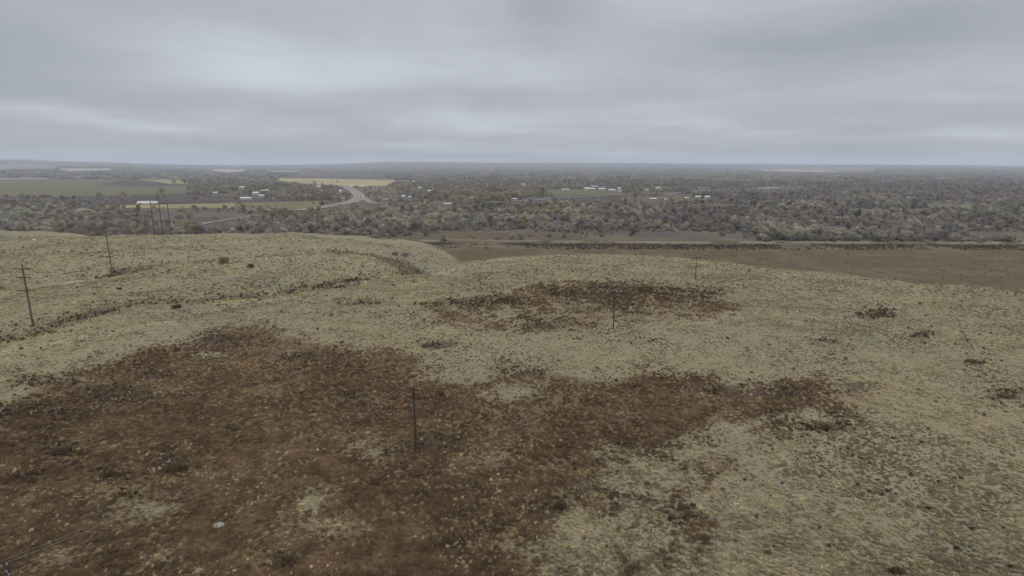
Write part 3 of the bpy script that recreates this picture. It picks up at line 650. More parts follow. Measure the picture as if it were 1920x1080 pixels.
FX = np.concatenate(FX); q = rng.random(len(FX)); lf = ss(1100, 500, FX[:, 3])
fi = np.where(q < .25+.3*lf, rng.choice([1, 4], len(FX)), rng.choice([0, 2, 3, 5, 0, 2], len(FX)))
gn_scatter('distant_woodland', FX[:, :3]-np.array([0, 0, .3]), rng.random(len(FX))*.5-.25, .7+.6*rng.random(len(FX)), fi, gp, 'far hazy belts of trees stretching to the horizon', 'woodland')

# single trees the photo tells apart: kind, px, py(base), height px, label
solo = [('yellow_tree', 982, 430, 15, 'small bright yellow tree among grey thickets below the farm road'),
        ('yellow_tree', 1149, 461, 10, 'low golden bush at the river bank, centre right'),
        ('silvery_tree', 818, 436, 22, 'round pale tree standing at the lower edge of the thicket, above the gravel track'),
        ('bare_bush', 834, 452, 13, 'round grey bush standing alone in front of the gravel track'),
        ('evergreen_tree', 1608, 409, 20, 'dark green bushy tree above the pale sand flat at the right'),
        ('cottonwood_tree', 302, 364, 15, 'round grey-green tree alone at the near edge of the big pasture'),
        ('bare_tree', 327, 345, 9, 'small bare tree, left of two on the dry field beside the pasture'),
        ('bare_tree', 347, 345, 10, 'small bare tree, right of two on the dry field beside the pasture'),
        ('bare_tree', 368, 376, 16, 'broad bare tree at the right end of the dark scrubland'),
        ('cottonwood_tree', 633, 342, 5, 'tiny round green tree alone in the yellow stubble field'),
        ('cottonwood_tree', 905, 350, 14, 'round dark tree rising above the woods, left of the farm pasture'),
        ('cottonwood_tree', 1018, 372, 22, 'tall olive tree at the left corner of the farm pasture'),
        ('cottonwood_tree', 970, 372, 22, 'broad olive-yellow tree between the woods and the farm pasture'),
        ('cottonwood_tree', 648, 366, 12, 'dense olive tree beside the inside of the highway bend'),
        ('cottonwood_tree', 1103, 352, 10, 'dark tree behind the white farm buildings'),
        ('silvery_tree', 636, 408, 20, 'low domed pale tree right below the highway curve'),
        ('silvery_tree', 1675, 404, 22, 'large yellowish-green rounded tree in the right-hand woods'),
        ('russet_tree', 1192, 370, 8, 'small orange-brown tree beside the beige farmhouse'),
        ('evergreen_tree', 345, 320, 6, 'dark rounded treetop standing up near the left horizon')]
for i, (k, px, py, hp, lab) in enumerate(solo):
    p = hit(px, py); H = hp*depth(p)/F; H0 = {'yellow_tree': 8, 'silvery_tree': 7.4, 'bare_bush': 4.4, 'evergreen_tree': 8.5, 'cottonwood_tree': 10.5, 'bare_tree': 9, 'russet_tree': 6.5}[k]
    put_tree(k, i, (p.x, p.y, p.z-.2), H/H0, i*1.3, lab, None, 'bush' if 'bush' in lab else 'tree')

# ------------------------------------------------------------------ poles
M_pole = mat('weathered_pole', (.055, .042, .032), .9, .35, 2)
M_pole2 = mat('grey_pole', (.27, .24, .20), .9, .3, 2)
M_polem = mat('brown_pole', (.10, .075, .055), .9, .3, 2)
M_ins = mat('insulator', (0.225, 0.210, 0.190), .3)
M_wire = mat('wire', (.22, .20, .17), .5)
def pole(base, h, arms, r=.16, mt=M_pole, lab='', rz=0, group=None, tops=True, lean=0, name='utility_pole', ins=True):
    o = empty(name, base, rz); tag(o, lab, 'utility pole', group)
    m = MB(); m.tube((0, 0, -.6), (lean, 0, h), r, r*.68, 10); m.build('post', mt, o)
    for (z, w_, side) in arms:
        xa = {0: 0, 1: w_/4}[side] if side in (0, 1) else 0; zz_ = h-z
        a = MB().box((xa+lean, -r-.03, zz_), (w_, .13, .17 if h < 12 else .26)).build('crossarm', mt, o)
        b = MB(); b.tube((-w_*.25+lean, -r-.03, zz_), (lean, -r*.9, zz_-.75), .03, .03, 4); b.tube((w_*.25+lean, -r-.03, zz_), (lean, -r*.9, zz_-.75), .03, .03, 4); b.build('brace', mt, o)
        if ins:
            for sx in (-.46, -.22, .22, .46):
                MB().tube((xa+sx*w_+lean, -r-.03, zz_+.07), (xa+sx*w_+lean, -r-.03, zz_+.20), .05, .07, 6).tube((xa+sx*w_+lean, -r-.03, zz_+.20), (xa+sx*w_+lean, -r-.03, zz_+.27), .07, .03, 6).build('insulator', M_ins, o)
    if tops and ins: MB().tube((lean, 0, h), (lean, 0, h+.16), .05, .07, 6).tube((lean, 0, h+.16), (lean, 0, h+.24), .07, .03, 6).build('insulator', M_ins, o)
    return o
bases = [hit(780, 843), hit(1150, 617), hit(1304, 522)]
tops_py = [723, 545, 481]
ang = math.atan2(bases[0].y-37, bases[0].x+37.5); perp = ang-math.pi/2
pb0 = Vector((-35.2, 35.0, 0)); pb0.z = float(T(pb0.x, pb0.y))
# nearest pole: its top just enters the picture at the lower left corner
topz = 9.2
d_ = ray(14, 1064); k_ = (pb0.z+topz-CAMZ)/d_[2]; pb0 = Vector((d_[0]*k_, d_[1]*k_, 0)); pb0.z = float(T(pb0.x, pb0.y)); 
pls = [(pb0, pb0.z*0+topz)]+[(b, top_height(b, tp)) for b, tp in zip(bases, tops_py)]
labs = ['dark pole whose top just shows in the lower left corner of the picture', 'dark wooden pole standing in the brown weeds, nearest whole pole', 'thin wooden pole standing in the second brown patch', 'wooden pole with one crossarm near the far rim of the bluff']
line_heads = []
for (b, h), lb in zip(pls, labs):
    i = len(line_heads); rz = perp if i < 3 else perp*.6
    pole(b, h, [(.35, 2.4, 0)], r=.17 if i < 2 else .15, mt=M_pole, lab=lb, rz=rz, group=None)
    c_, s_ = math.cos(rz), math.sin(rz); line_heads.append([Vector((b.x+c_*q_+s_*.2*0, b.y+s_*q_, b.z+h+(.22 if q_ == 0 else -.09))) for q_ in (-1.1, 0, 1.1)])
def wire(p, q, sag, lab, r=.013):
    v = MB(); n = 24; pts = [p.lerp(q, i/n)-Vector((0, 0, sag*4*(i/n)*(1-i/n))) for i in range(n+1)]
    for a, b in zip(pts[:-1], pts[1:]): v.tube(a, b, r, r, 4, False)
    o = v.build('power_line', M_wire); tag(o, lab, 'wire', 'overhead wires of the pole line'); return o
wn_ = ['left', 'middle', 'right']; sp_ = ['from the corner pole to the nearest whole pole', 'from the nearest whole pole to the second pole', 'from the second pole to the rim pole']
for s_ in range(3):
    for k in range(3): wire(line_heads[s_][k], line_heads[s_+1][k], .7 if s_ == 0 else 1.2, '%s thin wire running %s' % (wn_[k], sp_[s_]), .011)
b = hit(62, 610); pole(b, top_height(b, 496), [(1.0, 4.0, 0), (3.2, 3.2, 0), (6.4, 4.4, 0)], .25, M_polem, 'tall brown pole with three crossarms at the left edge', R(8))
b = hit(211, 518); pole(b, top_height(b, 409), [(3.2, 3.2, 0), (5.2, 3.0, 0)], .22, M_polem, 'tallest brown pole, beside the shrubby draw on the left slope', R(8))
b = hit(258, 478); pole(b, top_height(b, 431), [(.9, 1.8, 0)], .17, M_pole2, 'pale grey pole beyond the draw, left of the triple-pole structure', R(10))
# three-pole structure
dist = next(p_ for p_ in (hit(305.5, 438+q_*.5) for q_ in range(40)) if p_.y < 400); bs3 = [Vector(((q_-960)/F*depth(dist), dist.y, 0)) for q_ in (290, 305.5, 321)]
hf = empty('transmission_structure', dist); tag(hf, 'three tall dark poles joined by one crossbeam on the left ridge', 'transmission structure')
hs = []
for i, (b, tp) in enumerate(zip(bs3, (377, 369, 375))):
    bb_ = Vector((b.x, dist.y, float(T(b.x, dist.y)))); h = top_height(bb_, tp); x = bb_.x-dist.x; z0 = bb_.z-dist.z
    MB().tube((x, 0, z0-.6), (x, 0, z0+h), .24, .16, 10).build('post', M_pole, hf); hs.append((x, z0+h))
zb = dist.z; hbeam = top_height(dist, 382)
MB().box(((hs[0][0]+hs[2][0])/2, -.3, hbeam), (hs[2][0]-hs[0][0]+1.2, .22, .3)).build('crossbeam', M_pole, hf)
for x, z in hs:
    for k in range(2):
        m = MB()
        for j in range(6): m.tube((x+(k-.5)*1.2, -.3, hbeam-.2-.2*j), (x+(k-.5)*1.2, -.3, hbeam-.3-.2*j), .12, .05, 6)
        m.build('insulator', M_ins, hf)
# small stake near the draw
b = hit(184.5, 522); o = MB().tube((0, 0, -.2), (.1, 0, top_height(b, 510)), .07, .06, 6).build('fence_post', M_pole2); o.location = b; tag(o, 'short pale post standing in the shrubby draw, left of the tallest pole', 'post')
# poles along the highway
rp = [(678, 382.5, 364, 'first from left of the roadside poles right of the highway bend'), (684.5, 381, 362, 'second from left of the roadside poles right of the highway bend'), (687, 384.5, 366, 'third from left of the roadside poles right of the highway bend'), (692, 377, 361, 'fourth from left of the roadside poles right of the highway bend'),
      (622, 349, 336, 'leftmost pole before the yellow stubble field'), (650.5, 352, 337, 'pole at the far end of the highway before the stubble field'), (682, 352, 341, 'pole right of the white barns at the road end'), (748, 369, 341, 'tall dark pole beside the trees right of the brown field'),
      (268, 364.5, 355, 'thin pole at the near edge of the big pasture'), (1062, 370, 359, 'thin pole on the farm pasture, left one'), (1122, 368, 358, 'thin pole on the farm pasture, right one')]
for px, py, tp, lb in rp:
    b = hit(px, py); pole(b, top_height(b, tp), [(.8, 2.4, 0)], .2, M_polem, lb, rz=.3, group='poles beside the valley roads', ins=False)

# ------------------------------------------------------------------ buildings
M_white = mat('white_siding', (0.421, 0.414, 0.399), .6, .12, .6); M_cream = mat('cream_siding', (0.297, 0.269, 0.226), .8, .15, .5); M_pink = mat('pink_siding', (0.242, 0.183, 0.157), .8, .15)
M_roofw = mat('pale_metal_roof', (0.449, 0.449, 0.442), .4, .1, .4); M_roofd = mat('dark_shingle_roof', (0.048, 0.041, 0.039), .9, .2, .7); M_roofb = mat('brown_roof', (0.109, 0.082, 0.068), .9, .2)
M_bluew = mat('bluish_metal', (.45, .50, .56), .4, .1); M_glass = mat('window_glass', (.03, .035, .045), .15); M_door = mat('painted_door', (.14, .11, .09), .6)
def building(px, py, wpx, hpx, lab, wall=M_white, roof=M_roofw, name='house', cat='house', ratio=.6, rz=.0, wins=3, barn=False, lift=0):
    p = hit(px, py); dp = depth(p); W = wpx*dp/F; H = hpx*dp/F; D = W*ratio if ratio < 5 else 10
    D = max(6, min(D, 16)); eave = H*.62; o = empty(name, (p.x, p.y+D/2, p.z-.1), rz); tag(o, lab, cat)
    m = MB(); x, y = W/2, D/2
    m.poly([(-x, -y, 0), (x, -y, 0), (x, y, 0), (-x, y, 0), (-x, -y, eave), (x, -y, eave), (x, y, eave), (-x, y, eave), (-x, 0, H*.96), (x, 0, H*.96)],
           [(0, 1, 5, 4), (2, 3, 7, 6), (1, 2, 6, 9, 5), (3, 0, 4, 8, 7), (3, 2, 1, 0)]); m.build('wall', wall, o)
    e_ = .5; k = (H*.96-eave)/y; rf = MB()
    for s_ in (-1, 1):
        rf.poly([(-x-e_, s_*(y+e_), eave-k*e_+.05), (x+e_, s_*(y+e_), eave-k*e_+.05), (x+e_, 0, H*.96+.05), (-x-e_, 0, H*.96+.05), (-x-e_, s_*(y+e_), eave-k*e_+.3), (x+e_, s_*(y+e_), eave-k*e_+.3), (x+e_, 0, H*.96+.3), (-x-e_, 0, H*.96+.3)],
                [(0, 1, 2, 3), (7, 6, 5, 4), (0, 4, 5, 1), (1, 5, 6, 2), (3, 2, 6, 7), (0, 3, 7, 4)])
    rfo = rf.build('roof', roof, o)
    if not barn: MB().box((x*.5, y*.3, H*.96+.1), (.8, .8, 1.6)).build('chimney', M_roofb, rfo)
    dw = min(3.6 if barn else 1.2, W*.3); dh = min(eave*.85, 3.4 if barn else 2.2)
    MB().box((0 if barn else W*.06, -y-.03, dh/2), (dw, .08, dh)).build('door', M_door, o)
    if not barn:
        for i in range(wins):
            xx = -x+W*(i+.5)/wins
            if abs(xx-W*.06) < 1.4: xx += 2.0
            if abs(xx) > x-.8: continue
            wn = MB().box((xx, -y-.03, eave*.58), (1.3, .08, min(1.3, eave*.4))).build('window', M_white, o); MB().box((xx, -y-.09, eave*.58), (1.05, .06, min(1.05, eave*.33))).build('pane', M_glass, wn)
    return o
# long white hoop barn
p = hit(272, 383.2); dp = depth(p); W = 37*dp/F; Hh = 5.6*dp/F
hb = empty('hoop_barn', (p.x, p.y+7, p.z), R(3)); tag(hb, 'long low white rounded barn in the dark scrubland below the big pasture', 'barn')
vs = []; fc = []; na_ = 12; nl = 26
for i in range(nl+1):
    s_ = i/nl; taper = min(1, (min(s_, 1-s_)*nl/2.5+.25))
    for j in range(na_+1): a_ = math.pi*j/na_; vs.append((-W/2+W*s_, -7*math.cos(a_)*taper**.4, Hh*math.sin(a_)**.7*taper**.6))
for i in range(nl):
    for j in range(na_): q_ = i*(na_+1)+j; fc.append((q_, q_+1, q_+na_+2, q_+na_+1))
fc.append(tuple(range(na_+1))[::-1]); fc.append(tuple(nl*(na_+1)+j for j in range(na_+1)))
mesh_obj('cover', vs, fc, M_white, hb, True); MB().box((W*.1, -7.06, .9), (W*.5, .1, .35)).build('side_rail', M_bluew, hb); MB().box((-W*.25, -7.08, 1.1), (3, .1, 2.2)).build('door', M_door, hb)
BL = [
 (460, 375, 19, 5.5, 'long white mobile home at the left foot of the farmstead trees', dict(name='mobile_home', cat='mobile home', ratio=.3, wins=4, rz=-.08)),
 (479, 365.5, 11, 6, 'white two-storey farmhouse among trees above the white mobile home', dict(roof=M_roofw)),
 (490, 369, 9, 4, 'white garage in front of the white two-storey farmhouse', dict(name='garage', cat='garage', barn=True)),
 (492, 359, 9, 2.6, 'narrow white-roofed shed uphill of the white farmhouse', dict(name='shed', cat='shed', barn=True, rz=.3)),
 (500, 358, 4, 3, 'tiny white hut right of the white farmhouse', dict(name='shed', cat='shed', barn=True)),
 (404, 363.5, 9, 3.4, 'pale house beside the gravel track left of the farmstead trees', dict(wall=M_cream)),
 (412, 358, 10, 3.5, 'cream house half hidden in trees behind the pale house', dict(wall=M_cream, roof=M_roofd)),
 (453, 353, 9, 3.6, 'grey-white shed in trees left of the farmhouse', dict(name='shed', cat='shed', barn=True, wall=M_bluew)),
 (463, 348, 13, 2.8, 'low pinkish building in the trees behind the farmstead', dict(wall=M_pink, roof=M_roofb)),
 (472, 337.5, 6, 3, 'pinkish house farther back, left of the blue-white long shed', dict(wall=M_pink)),
 (515, 331.5, 13, 2.6, 'long bluish-white metal shed at the edge of the plowed field', dict(name='shed', cat='shed', barn=True, wall=M_bluew, ratio=.3)),
 (504, 337, 5, 2.4, 'small bluish house near the corner of the stubble field', dict(wall=M_bluew)),
 (597, 352, 7, 4, 'white shed in trees left of the highway bend', dict(name='shed', cat='shed', barn=True)),
 (638, 362, 4, 6, 'narrow pale silo-like house beside the highway bend', dict(wall=M_white)),
 (659, 351.5, 6, 3.4, 'white barn at the far end of the highway, left one', dict(name='barn', cat='barn', barn=True)),
 (667, 351.5, 9, 2.4, 'dark low shed between two white barns at the road end', dict(name='shed', cat='shed', barn=True, wall=M_roofd, roof=M_roofd)),
 (678, 351, 9, 3.4, 'white barn at the far end of the highway, right one', dict(name='barn', cat='barn', barn=True)),
 (756, 371, 6, 4.4, 'pale shed at the left of the yard right of the brown field', dict(name='shed', cat='shed', barn=True, wall=M_cream)),
 (768, 371, 5, 3.4, 'white shed at the right of the yard right of the brown field', dict(name='shed', cat='shed', barn=True)),
 (787, 354, 6, 3.6, 'cream house among trees above the yard', dict(wall=M_cream)),
 (822, 337, 9, 2, 'long low white building far behind the central woods', dict(ratio=.3)),
 (839, 384, 14, 3, 'low grey-white house roof showing in the central woods', dict(wall=M_cream)),
 (805, 361, 5, 5, 'pale narrow house in the left part of the central woods', dict(wall=M_cream)),
 (982, 347, 6, 2.4, 'small white barn far behind the olive trees', dict(name='barn', cat='barn', barn=True)),
 (965, 375, 8, 3, 'grey-white house in front of the olive trees beside the county road', dict(wall=M_cream)),
 (1060, 356.5, 14, 2.2, 'long low white shed at the back of the farm pasture', dict(name='shed', cat='shed', barn=True, ratio=.3)),
 (1101, 356.3, 9, 5, 'white farmhouse with dark windows behind the pasture', dict()),
 (1111, 356.4, 9, 4, 'cream farmhouse right of the white farmhouse', dict(wall=M_cream)),
 (1115, 350.5, 11, 2, 'pale long roof behind the farm row', dict(name='shed', cat='shed', barn=True, ratio=.3)),
 (1129, 357, 12, 4.6, 'large cream barn in the middle of the farm row', dict(name='barn', cat='barn', barn=True, wall=M_cream)),
 (1144.5, 358.5, 6, 4.2, 'white shed right of the large cream barn', dict(name='shed', cat='shed', barn=True)),
 (1151, 358.3, 6, 3.4, 'grey-white shed second from the right end of the farm row', dict(name='shed', cat='shed', barn=True, wall=M_bluew)),
 (1161.5, 355.5, 6, 3.6, 'white house at the right end of the farm row, upper one', dict()),
 (1162, 360, 4, 2.6, 'small white hut at the right end of the farm row, lower one', dict(name='shed', cat='shed', barn=True)),
 (1182, 372, 10, 6, 'beige farmhouse with reddish-brown roof above the brown field', dict(wall=M_cream, roof=M_roofb)),
 (1213, 357, 4, 2.4, 'tiny white shed in trees right of the farm row', dict(name='shed', cat='shed', barn=True)),
 (1234, 353.5, 9, 2.8, 'white house high up in the woods right of the farm row', dict()),
 (1225, 375, 12, 3.6, 'pale cream sheds cluster building left of the white tank', dict(wall=M_cream, name='shed', cat='shed', barn=True)),
 (1248, 376, 3.2, 3, 'tiny bright white hut in the woods right of the cream shed', dict(name='shed', cat='shed', barn=True)),
 (1288, 373, 7, 3, 'low pale house right of the tiny bright hut', dict(wall=M_cream)),
 (1309, 371.5, 9, 4.4, 'white house, left one of a pair in the right-hand woods', dict()),
 (1326, 371.5, 10, 4.2, 'grey-white house, right one of a pair in the right-hand woods', dict(wall=M_bluew)),
 (141, 334, 8, 3.4, 'white farmhouse behind the left end of the big pasture', dict()),
 (155, 334, 4, 2.4, 'small white shed right of the farmhouse behind the pasture', dict(name='shed', cat='shed', barn=True)),
 (162, 334, 4, 2.4, 'second small white shed farther right behind the pasture', dict(name='shed', cat='shed', barn=True)),
 (288, 334.5, 12, 2.4, 'long white building behind the right end of the big pasture', dict(ratio=.3)),
 (1358, 318.5, 4, 2, 'white dot of a house left below the pale right horizon', dict()),
 (1381, 318.5, 7, 1.8, 'white house on the far plain left of the tan slope', dict()),
 (1435, 321.5, 7, 1.8, 'bright white long house below the tan slope', dict(ratio=.3)),
 (1567, 327, 4, 1.8, 'left tiny white house below the right end of the tan slope', dict()),
 (1577, 327, 4, 1.8, 'right tiny white house below the right end of the tan slope', dict()),
 (1884, 335.5, 7, 2.4, 'pale house far off at the right edge', dict(wall=M_cream)),
 (1871, 319.5, 6, 1.8, 'white house near the right horizon', dict()),
 (1717, 331, 7, 1.6, 'white long shed far off in the right-hand woods', dict(ratio=.3, name='shed', cat='shed', barn=True)),
]
for px, py, wp, hp, lb, kw in BL: building(px, py, wp, hp, lb, **kw)
# roadside panels: a pair of white boards on posts
for px, py, lb in ((720.6, 377, 'left one of two white roadside boards with dark tops right of the highway'), (726, 377, 'right one of two white roadside boards with dark tops right of the highway'), (644.5, 375.5, 'single small white roadside board left of the highway')):
    p = hit(px, py); k = depth(p)/F; o = empty('billboard', p); tag(o, lb, 'billboard'); wB = 4.4*k
    MB().box((0, 0, 4.2*k), (wB, .25, 3.4*k)).build('panel', M_white, o); MB().box((0, -.02, 6.2*k), (wB, .35, .5*k)).build('cap', M_roofd, o)
    for s_ in (-.3, .3): MB().tube((s_*wB, .25, -.3), (s_*wB, .25, 6*k), .15, .15, 6).build('post', M_pole, o)
# parked vehicles in the yard
M_cara = [mat('car_paint_white', (.6, .6, .6), .3), mat('car_paint_blue', (.10, .13, .22), .3), mat('car_paint_grey', (.25, .26, .28), .3)]; M_tyre = mat('tyre', (.02, .02, .02))
car_me = None
for i, (px, py) in enumerate([(752, 362), (757, 361), (762, 363), (768, 361), (765, 366), (774, 366), (1238, 357), (1243, 357)]):
    p = hit(px, py); o = empty('parked_car', p, i*.9); m = M_cara[i % 3]
    tag(o, '%s car parked %s' % (['white', 'dark blue', 'grey'][i % 3], 'in the yard right of the brown field' if px < 900 else 'below the white house in the upper woods'), 'car', 'cars parked at the farm yards')
    b = MB(); pr = [(-2.2, .35), (2.2, .35), (2.25, .8), (1.5, .95), (.8, 1.45), (-1.0, 1.45), (-1.7, 1.0), (-2.25, .9)]
    v = [(a_, s_, z_) for s_ in (-.9, .9) for a_, z_ in pr]; n = len(pr); b.poly(v, [tuple(range(n)), tuple(range(2*n-1, n-1, -1))]+[(k_, k_+n, (k_+1) % n+n, (k_+1) % n) for k_ in range(n)]); b.build('body', m, o)
    MB().box((-.1, 0, 1.2), (1.7, 1.84, .3)).build('window', M_glass, o)
    for sx in (-1.4, 1.4):
        for sy in (-.85, .85): MB().tube((sx, sy-.1, .34), (sx, sy+.1, .34), .34, .34, 10).build('wheel', M_tyre, o)
# small white tanks on the left rim
for px, py, wp, lb in ((65, 451.5, 6, 'small white stock tank on the far left rim of the bluff'), (278, 431.5, 3, 'tiny white tank behind the left ridge beside the triple poles')):
    p = hit(px, py); k = depth(p)/F*wp/2; o = empty('stock_tank', p); tag(o, lb, 'tank')
    MB().tube((0, 0, -.2), (0, 0, k*1.0), k, k, 16).build('shell', M_white, o); MB().tube((0, 0, k*1.0), (0, 0, k*1.3), k*.98, k*.15, 16).build('lid', M_roofw, o)

# ------------------------------------------------------------------ plateau vegetation
def tuft(name, mt, n, r, h, wdt, seed, dome=True):
    g = np.random.default_rng(seed); a = g.random(n)*6.28; rr = r*np.sqrt(g.random(n)); base = np.stack([np.cos(a)*rr*.45, np.sin(a)*rr*.45, np.zeros(n)-.03], 1)
    hh = h*(.55+.45*g.random(n))*np.sqrt(np.maximum(.15, 1-(rr/r)**2*.8)); tip = np.stack([np.cos(a)*rr, np.sin(a)*rr, hh], 1)
    t_ = np.stack([-np.sin(a), np.cos(a), np.zeros(n)], 1)*wdt
    tt = g.normal(size=(n, 3)); tt[:, 2] *= .2; t2 = tt/np.linalg.norm(tt, axis=1)[:, None]*wdt
    V = np.stack([base-t_*.6, base+t_*.6, tip+t2, tip-t2], 1).reshape(-1, 3)
    return np_mesh(name, V, np.arange(n*4).reshape(n, 4), mt, var=g.random(n))
def puff(name, mt, n, r, h, size, seed):
    s = []; g = random.Random(seed)
    for i in range(5): a = g.uniform(0, 6.28); q = g.uniform(0, .45)*r; s.append((math.cos(a)*q, math.sin(a)*q, h*g.uniform(.3, .5), r*g.uniform(.4, .6), r*g.uniform(.4, .6), h*g.uniform(.35, .5)))
    return clump_mesh(name, mt, n, s, size, 1.8, .5, seed)
L_pale = leaf_mat('pale_bunch_grass', [(0, (0.319, 0.274, 0.179)), (1, (0.536, 0.447, 0.305)), (.5, (0.395, 0.337, 0.222)), (.85, (0.434, 0.371, 0.212))], 1)
L_grn = leaf_mat('grey_green_sage', [(0, (0.336, 0.285, 0.157)), (1, (0.528, 0.434, 0.234)), (.5, (0.400, 0.320, 0.179))], 1)
L_weed = leaf_mat('brown_weeds', [(0, (0.139, 0.093, 0.059)), (1, (0.245, 0.173, 0.101)), (.4, (0.172, 0.116, 0.067)), (.7, (0.197, 0.136, 0.081))], 1)
L_shr = leaf_mat('dark_shrub_twigs', [(0, (0.082, 0.062, 0.040)), (1, (0.136, 0.102, 0.059)), (.5, (0.105, 0.074, 0.048))], 1)
def scat(n, D0, D1):
    # more plants per square metre near the camera, thinning out with distance
    y = np.exp(rng.random(n)*(math.log(D1)-math.log(D0))+math.log(D0)); x = (rng.random(n)*2-1)*(y*.96+14); z = T(x, y)
    wd, dk, br, te, px, py = masks(x, y, z); keep = (px > -30) & (px < 1950) & (py < 1110)
    return x, y, z, wd, dk, br, te, keep
NP = 300000
x, y, z, wd, dk, br, te, keep = scat(NP, 34, 330)
vv = visible(x, y, z, .6); keep &= vv
u = rng.random(NP); cl = fbm(x, y, 5, 3, 151); cl2 = fbm(x, y, 22, 3, 161); wl = wd+cl*1.9+(rng.random(NP)-.5)*1.0
isw = (wl > .5) & (wd > .08+.16*rng.random(NP))
pt = np.stack([x, y, z], 1); far = np.clip(y/140, .8, 1.6)
k = keep & ~isw & (te < .5) & (u < .62+cl*1.2) & (dk < .5)
gn_scatter('bunch_grass', pt[k], rng.random(k.sum())*6.28, (.45+1.0*rng.random(k.sum())**2.2)*far[k], rng.integers(0, 4, k.sum()), [tuft('g', L_pale, 34, .30, .24, .035, i) for i in range(4)], 'pale tan bunch grass covering the bluff top', 'grass')
k = keep & ~isw & (te < .5) & (u > .93-.5*np.clip(cl2, 0, 1)-dk*.5)
gn_scatter('sagebrush', pt[k], rng.random(k.sum())*6.28, (.45+1.0*rng.random(k.sum())**2.5)*far[k], rng.integers(0, 4, k.sum()), [puff('s', L_grn, 46, .36, .34, .085, i) for i in range(4)], 'low grey-green sage scrub dotted over the pale grass', 'scrub')
k = keep & isw & (te < .5) & (u < .85-.75*dk)
gn_scatter('brown_weeds', pt[k], rng.random(k.sum())*6.28, (.6+1.0*rng.random(k.sum())**1.6)*far[k], rng.integers(0, 4, k.sum()), [puff('w', L_weed, 70, .50, .32, .065, 20+i) for i in range(4)], 'dense rust-brown dry weeds covering the two large patches', 'weeds')
k = keep & isw & (te < .5) & (u > .972-.10*np.clip(fbm(x, y, 7, 3, 155)*4, -.3, 1))
gn_scatter('scattered_bunch_grass', pt[k]+np.array([0, 0, .05]), rng.random(k.sum())*6.28, (.55+.9*rng.random(k.sum())**2)*far[k], rng.integers(0, 4, k.sum()), [puff('g', L_pale, 60, .30, .42, .07, 60+i) for i in range(4)], 'pale rounded grass tufts scattered among the brown weeds', 'grass')
# darker shrubs: dense in the draws and dark patches, sparse elsewhere
n2 = 170000
x, y, z, wd, dk, br, te, keep = scat(n2, 36, 380); vv = visible(x, y, z, .8)
u = rng.random(n2); cl = fbm(x, y, 11, 3, 171)
k = keep & vv & (te < .5) & (u < dk*1.0*(cl > -.16)+.035*ss(.0, .2, cl)*.6+.006)
gn_scatter('dark_scrub', np.stack([x, y, z], 1)[k], rng.random(k.sum())*6.28, (.35+.85*rng.random(k.sum())**2.4)*np.clip(y[k]/150, .7, 1.4), rng.integers(0, 4, k.sum()), [puff('d', L_shr, 90, .62, .6, .10, 40+i) for i in range(4)], 'dark low scrub thickening in the draws and dark patches', 'scrub')
# terrace scrub
n3 = 52000; yy = 210+rng.random(n3)*240; xx = (rng.random(n3)*2-1)*(yy*.98)
xx[:14000] = (rng.random(14000)*2-1)*450; yy[:14000] = np.interp(xx[:14000], chan[:, 0], chan[:, 1])-2-rng.random(14000)**1.5*42; z3 = T(xx, yy); _, _, _, te, px3, py3 = masks(xx, yy, z3)
cl = fbm(xx, yy, 26, 3, 181); side3 = yy-np.interp(xx, chan[:, 0], chan[:, 1])
k = (te > .6) & ((rng.random(n3) < .12*ss(.0, .2, cl)+.006) | ((side3 > -44) & (side3 < -2) & (fbm(xx, yy, 30, 3, 183) > -.12) & (rng.random(n3) < .8))) & (side3 < -1) & visible(xx, yy, z3, 1.)
gn_scatter('terrace_scrub', np.stack([xx, yy, z3], 1)[k], rng.random(k.sum())*6.28, (.3+.8*rng.random(k.sum())**3)*np.where(side3[k] > -44, 1.7, 1.0), rng.integers(0, 4, k.sum()), [puff('t', leaf_mat('terrace_brush', [(0, (.085, .068, .045)), (1, (.12, .10, .06))]) if i % 2 else L_shr, 80, .8, .8, .14, 80+i) for i in range(4)], 'low brown brush on the terrace and along the river bank', 'scrub')

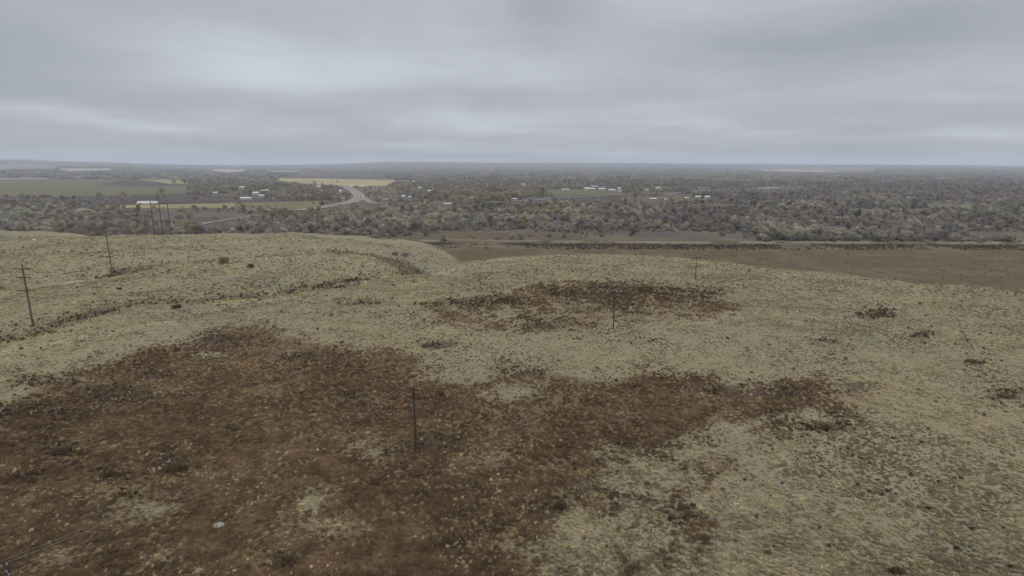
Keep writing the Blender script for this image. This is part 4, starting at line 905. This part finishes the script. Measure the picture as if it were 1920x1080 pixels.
# individual shrubs that stand out
shr = [(L_yel, 418, 493, 14, 'round yellow bush beside the draw on the left slope', 'yellow_bush'), (L_shr, 470, 501, 8, 'pair-like dark shrub on the pale slope right of the yellow bush', 'dark_bush'),
       (L_shr, 330, 578, 9, 'darkest dome shrub in the middle of the long draw', 'dark_bush'), (L_shr, 224, 543, 5, 'small dark shrub on the open left slope between the two draws', 'dark_bush'),
       (L_shr, 115, 850, 18, 'large dark mound of weeds in the left of the brown patch', 'dark_bush'), (L_shr, 330, 884, 18, 'dark elongated bush in the brown patch, left of centre', 'dark_bush'),
       (L_shr, 437, 808, 14, 'small dark bush in the brown patch above the wires', 'dark_bush'), (L_shr, 206, 893, 16, 'dark grey bush left of the elongated dark bush', 'dark_bush'), (L_shr, 55, 905, 15, 'dark bush near the left edge of the brown patch', 'dark_bush'),
       (L_shr, 704, 908, 12, 'small dark bush below the nearest whole pole', 'dark_bush'), (L_shr, 1045, 952, 18, 'broad dark bush at the right edge of the brown patch', 'dark_bush'), (L_shr, 533, 1062, 22, 'large dark bush at the bottom edge, left of centre', 'dark_bush'),
       (L_shr, 830, 742, 9, 'small dark bush right of the nearest whole pole top', 'dark_bush'), (L_shr, 1650, 594, 9, 'small dark bush on the right pale slope', 'dark_bush'), (L_shr, 1680, 1075, 14, 'low dark bush at the bottom edge, right side', 'dark_bush'),
       (L_weed, 1545, 803, 12, 'rust-brown bush patch on the right pale grass', 'brown_bush'), (L_shr, 1815, 680, 8, 'dark green-brown bush on the far right grass', 'dark_bush'), (L_weed, 1885, 746, 10, 'brown bush near the right edge of the picture', 'brown_bush'),
       (L_yel, 968, 1003, 9, 'small yellow tuft-like bush in the brown weeds near the bottom', 'yellow_bush'), (L_yel, 975, 995, 7, 'second small yellow bush just behind the first near the bottom', 'yellow_bush'), (L_shr, 1250, 563, 6, 'dark bush right at the edge of the upper brown patch', 'dark_bush'),
       (L_mauve, 760, 480, 8, 'grey-mauve thicket bush at the mouth of the draw', 'grey_bush'), (L_mauve, 740, 478, 7, 'left grey-mauve bush at the mouth of the draw', 'grey_bush'), (L_grn, 1855, 925, 9, 'grey-green sage bush at the lower right', 'sage_bush'), (L_grn, 1770, 1010, 10, 'grey-green sage bush lowest at the right', 'sage_bush'),
       (L_pale, 583, 995, 8, 'cream-coloured rounded grass bush right of the pale boulder', 'pale_bush'), (L_pale, 588, 780, 7, 'pale tuft bush high in the brown patch', 'pale_bush')]
for i, (m_, px, py, hp, lb, nm_) in enumerate(shr):
    p = hit(px, py); k_ = depth(p)/F; h = hp*k_; r = h*(.75 if m_ is L_yel else 1.0); g = random.Random(i)
    s = [(g.uniform(-.6, .6)*r, g.uniform(-.5, .5)*r, h*g.uniform(.3, .5), r*g.uniform(.35, .6), r*g.uniform(.35, .55), h*g.uniform(.3, .5)) for _ in range(7)]
    me = clump_mesh(nm_, m_, 900, s, h*.10, 1.8, .4, 200+i); o = bpy.data.objects.new(nm_, me); C.objects.link(o); o.location = p; tag(o, lb, 'bush')
# pale boulder
import bmesh
bm = bmesh.new(); bmesh.ops.create_icosphere(bm, subdivisions=4, radius=1)
for v in bm.verts:
    c = v.co; n_ = float(fbm(c.x*3+7, c.y*3+c.z*2, 1.3, 4, 191)); v.co = c*(1+n_*.35); v.co.z = v.co.z*.62 if v.co.z > 0 else v.co.z*.25
me = bpy.data.meshes.new('pale_boulder'); bm.to_mesh(me); bm.free(); me.polygons.foreach_set('use_smooth', [True]*len(me.polygons))
me.materials.append(mat('lichened_rock', (0.230, 0.211, 0.179), .95, 0, 3.0, (0.122, 0.122, 0.096)))
o = bpy.data.objects.new('pale_boulder', me); C.objects.link(o); p = hit(410, 987); o.location = (p.x, p.y, p.z-.15); o.scale = (.82, .7, .9); tag(o, 'rounded pale boulder lying in the brown weeds at the lower left', 'boulder')

# ------------------------------------------------------------------ haze
hm = bpy.data.materials.new('haze'); hm.use_nodes = True; t = hm.node_tree; t.nodes.clear(); ho = node(t, 'ShaderNodeOutputMaterial'); pv = node(t, 'ShaderNodeVolumePrincipled')
pv.inputs['Color'].default_value = (.80, .87, 1.0, 1); pv.inputs['Density'].default_value = .0001; pv.inputs['Anisotropy'].default_value = .2; link(t, pv.outputs[0], ho.inputs['Volume'])
zmin, zmax = float(GZ.min())-1, max(float(GZ.max()), 60)+25
hz = MB().box((0, (GY.min()+GY.max())/2, (zmin+zmax)/2), (GX.max()-GX.min()+400, GY.max()-GY.min()+400, zmax-zmin)).build('haze', hm); tag(hz, kind='stuff'); hz['label'] = 'thin grey-blue haze over the far valley'; hz['category'] = 'haze'
print('zrange', zmin, zmax, 'trees', len(TX), used.sum(), 'objs', len(bpy.data.objects))
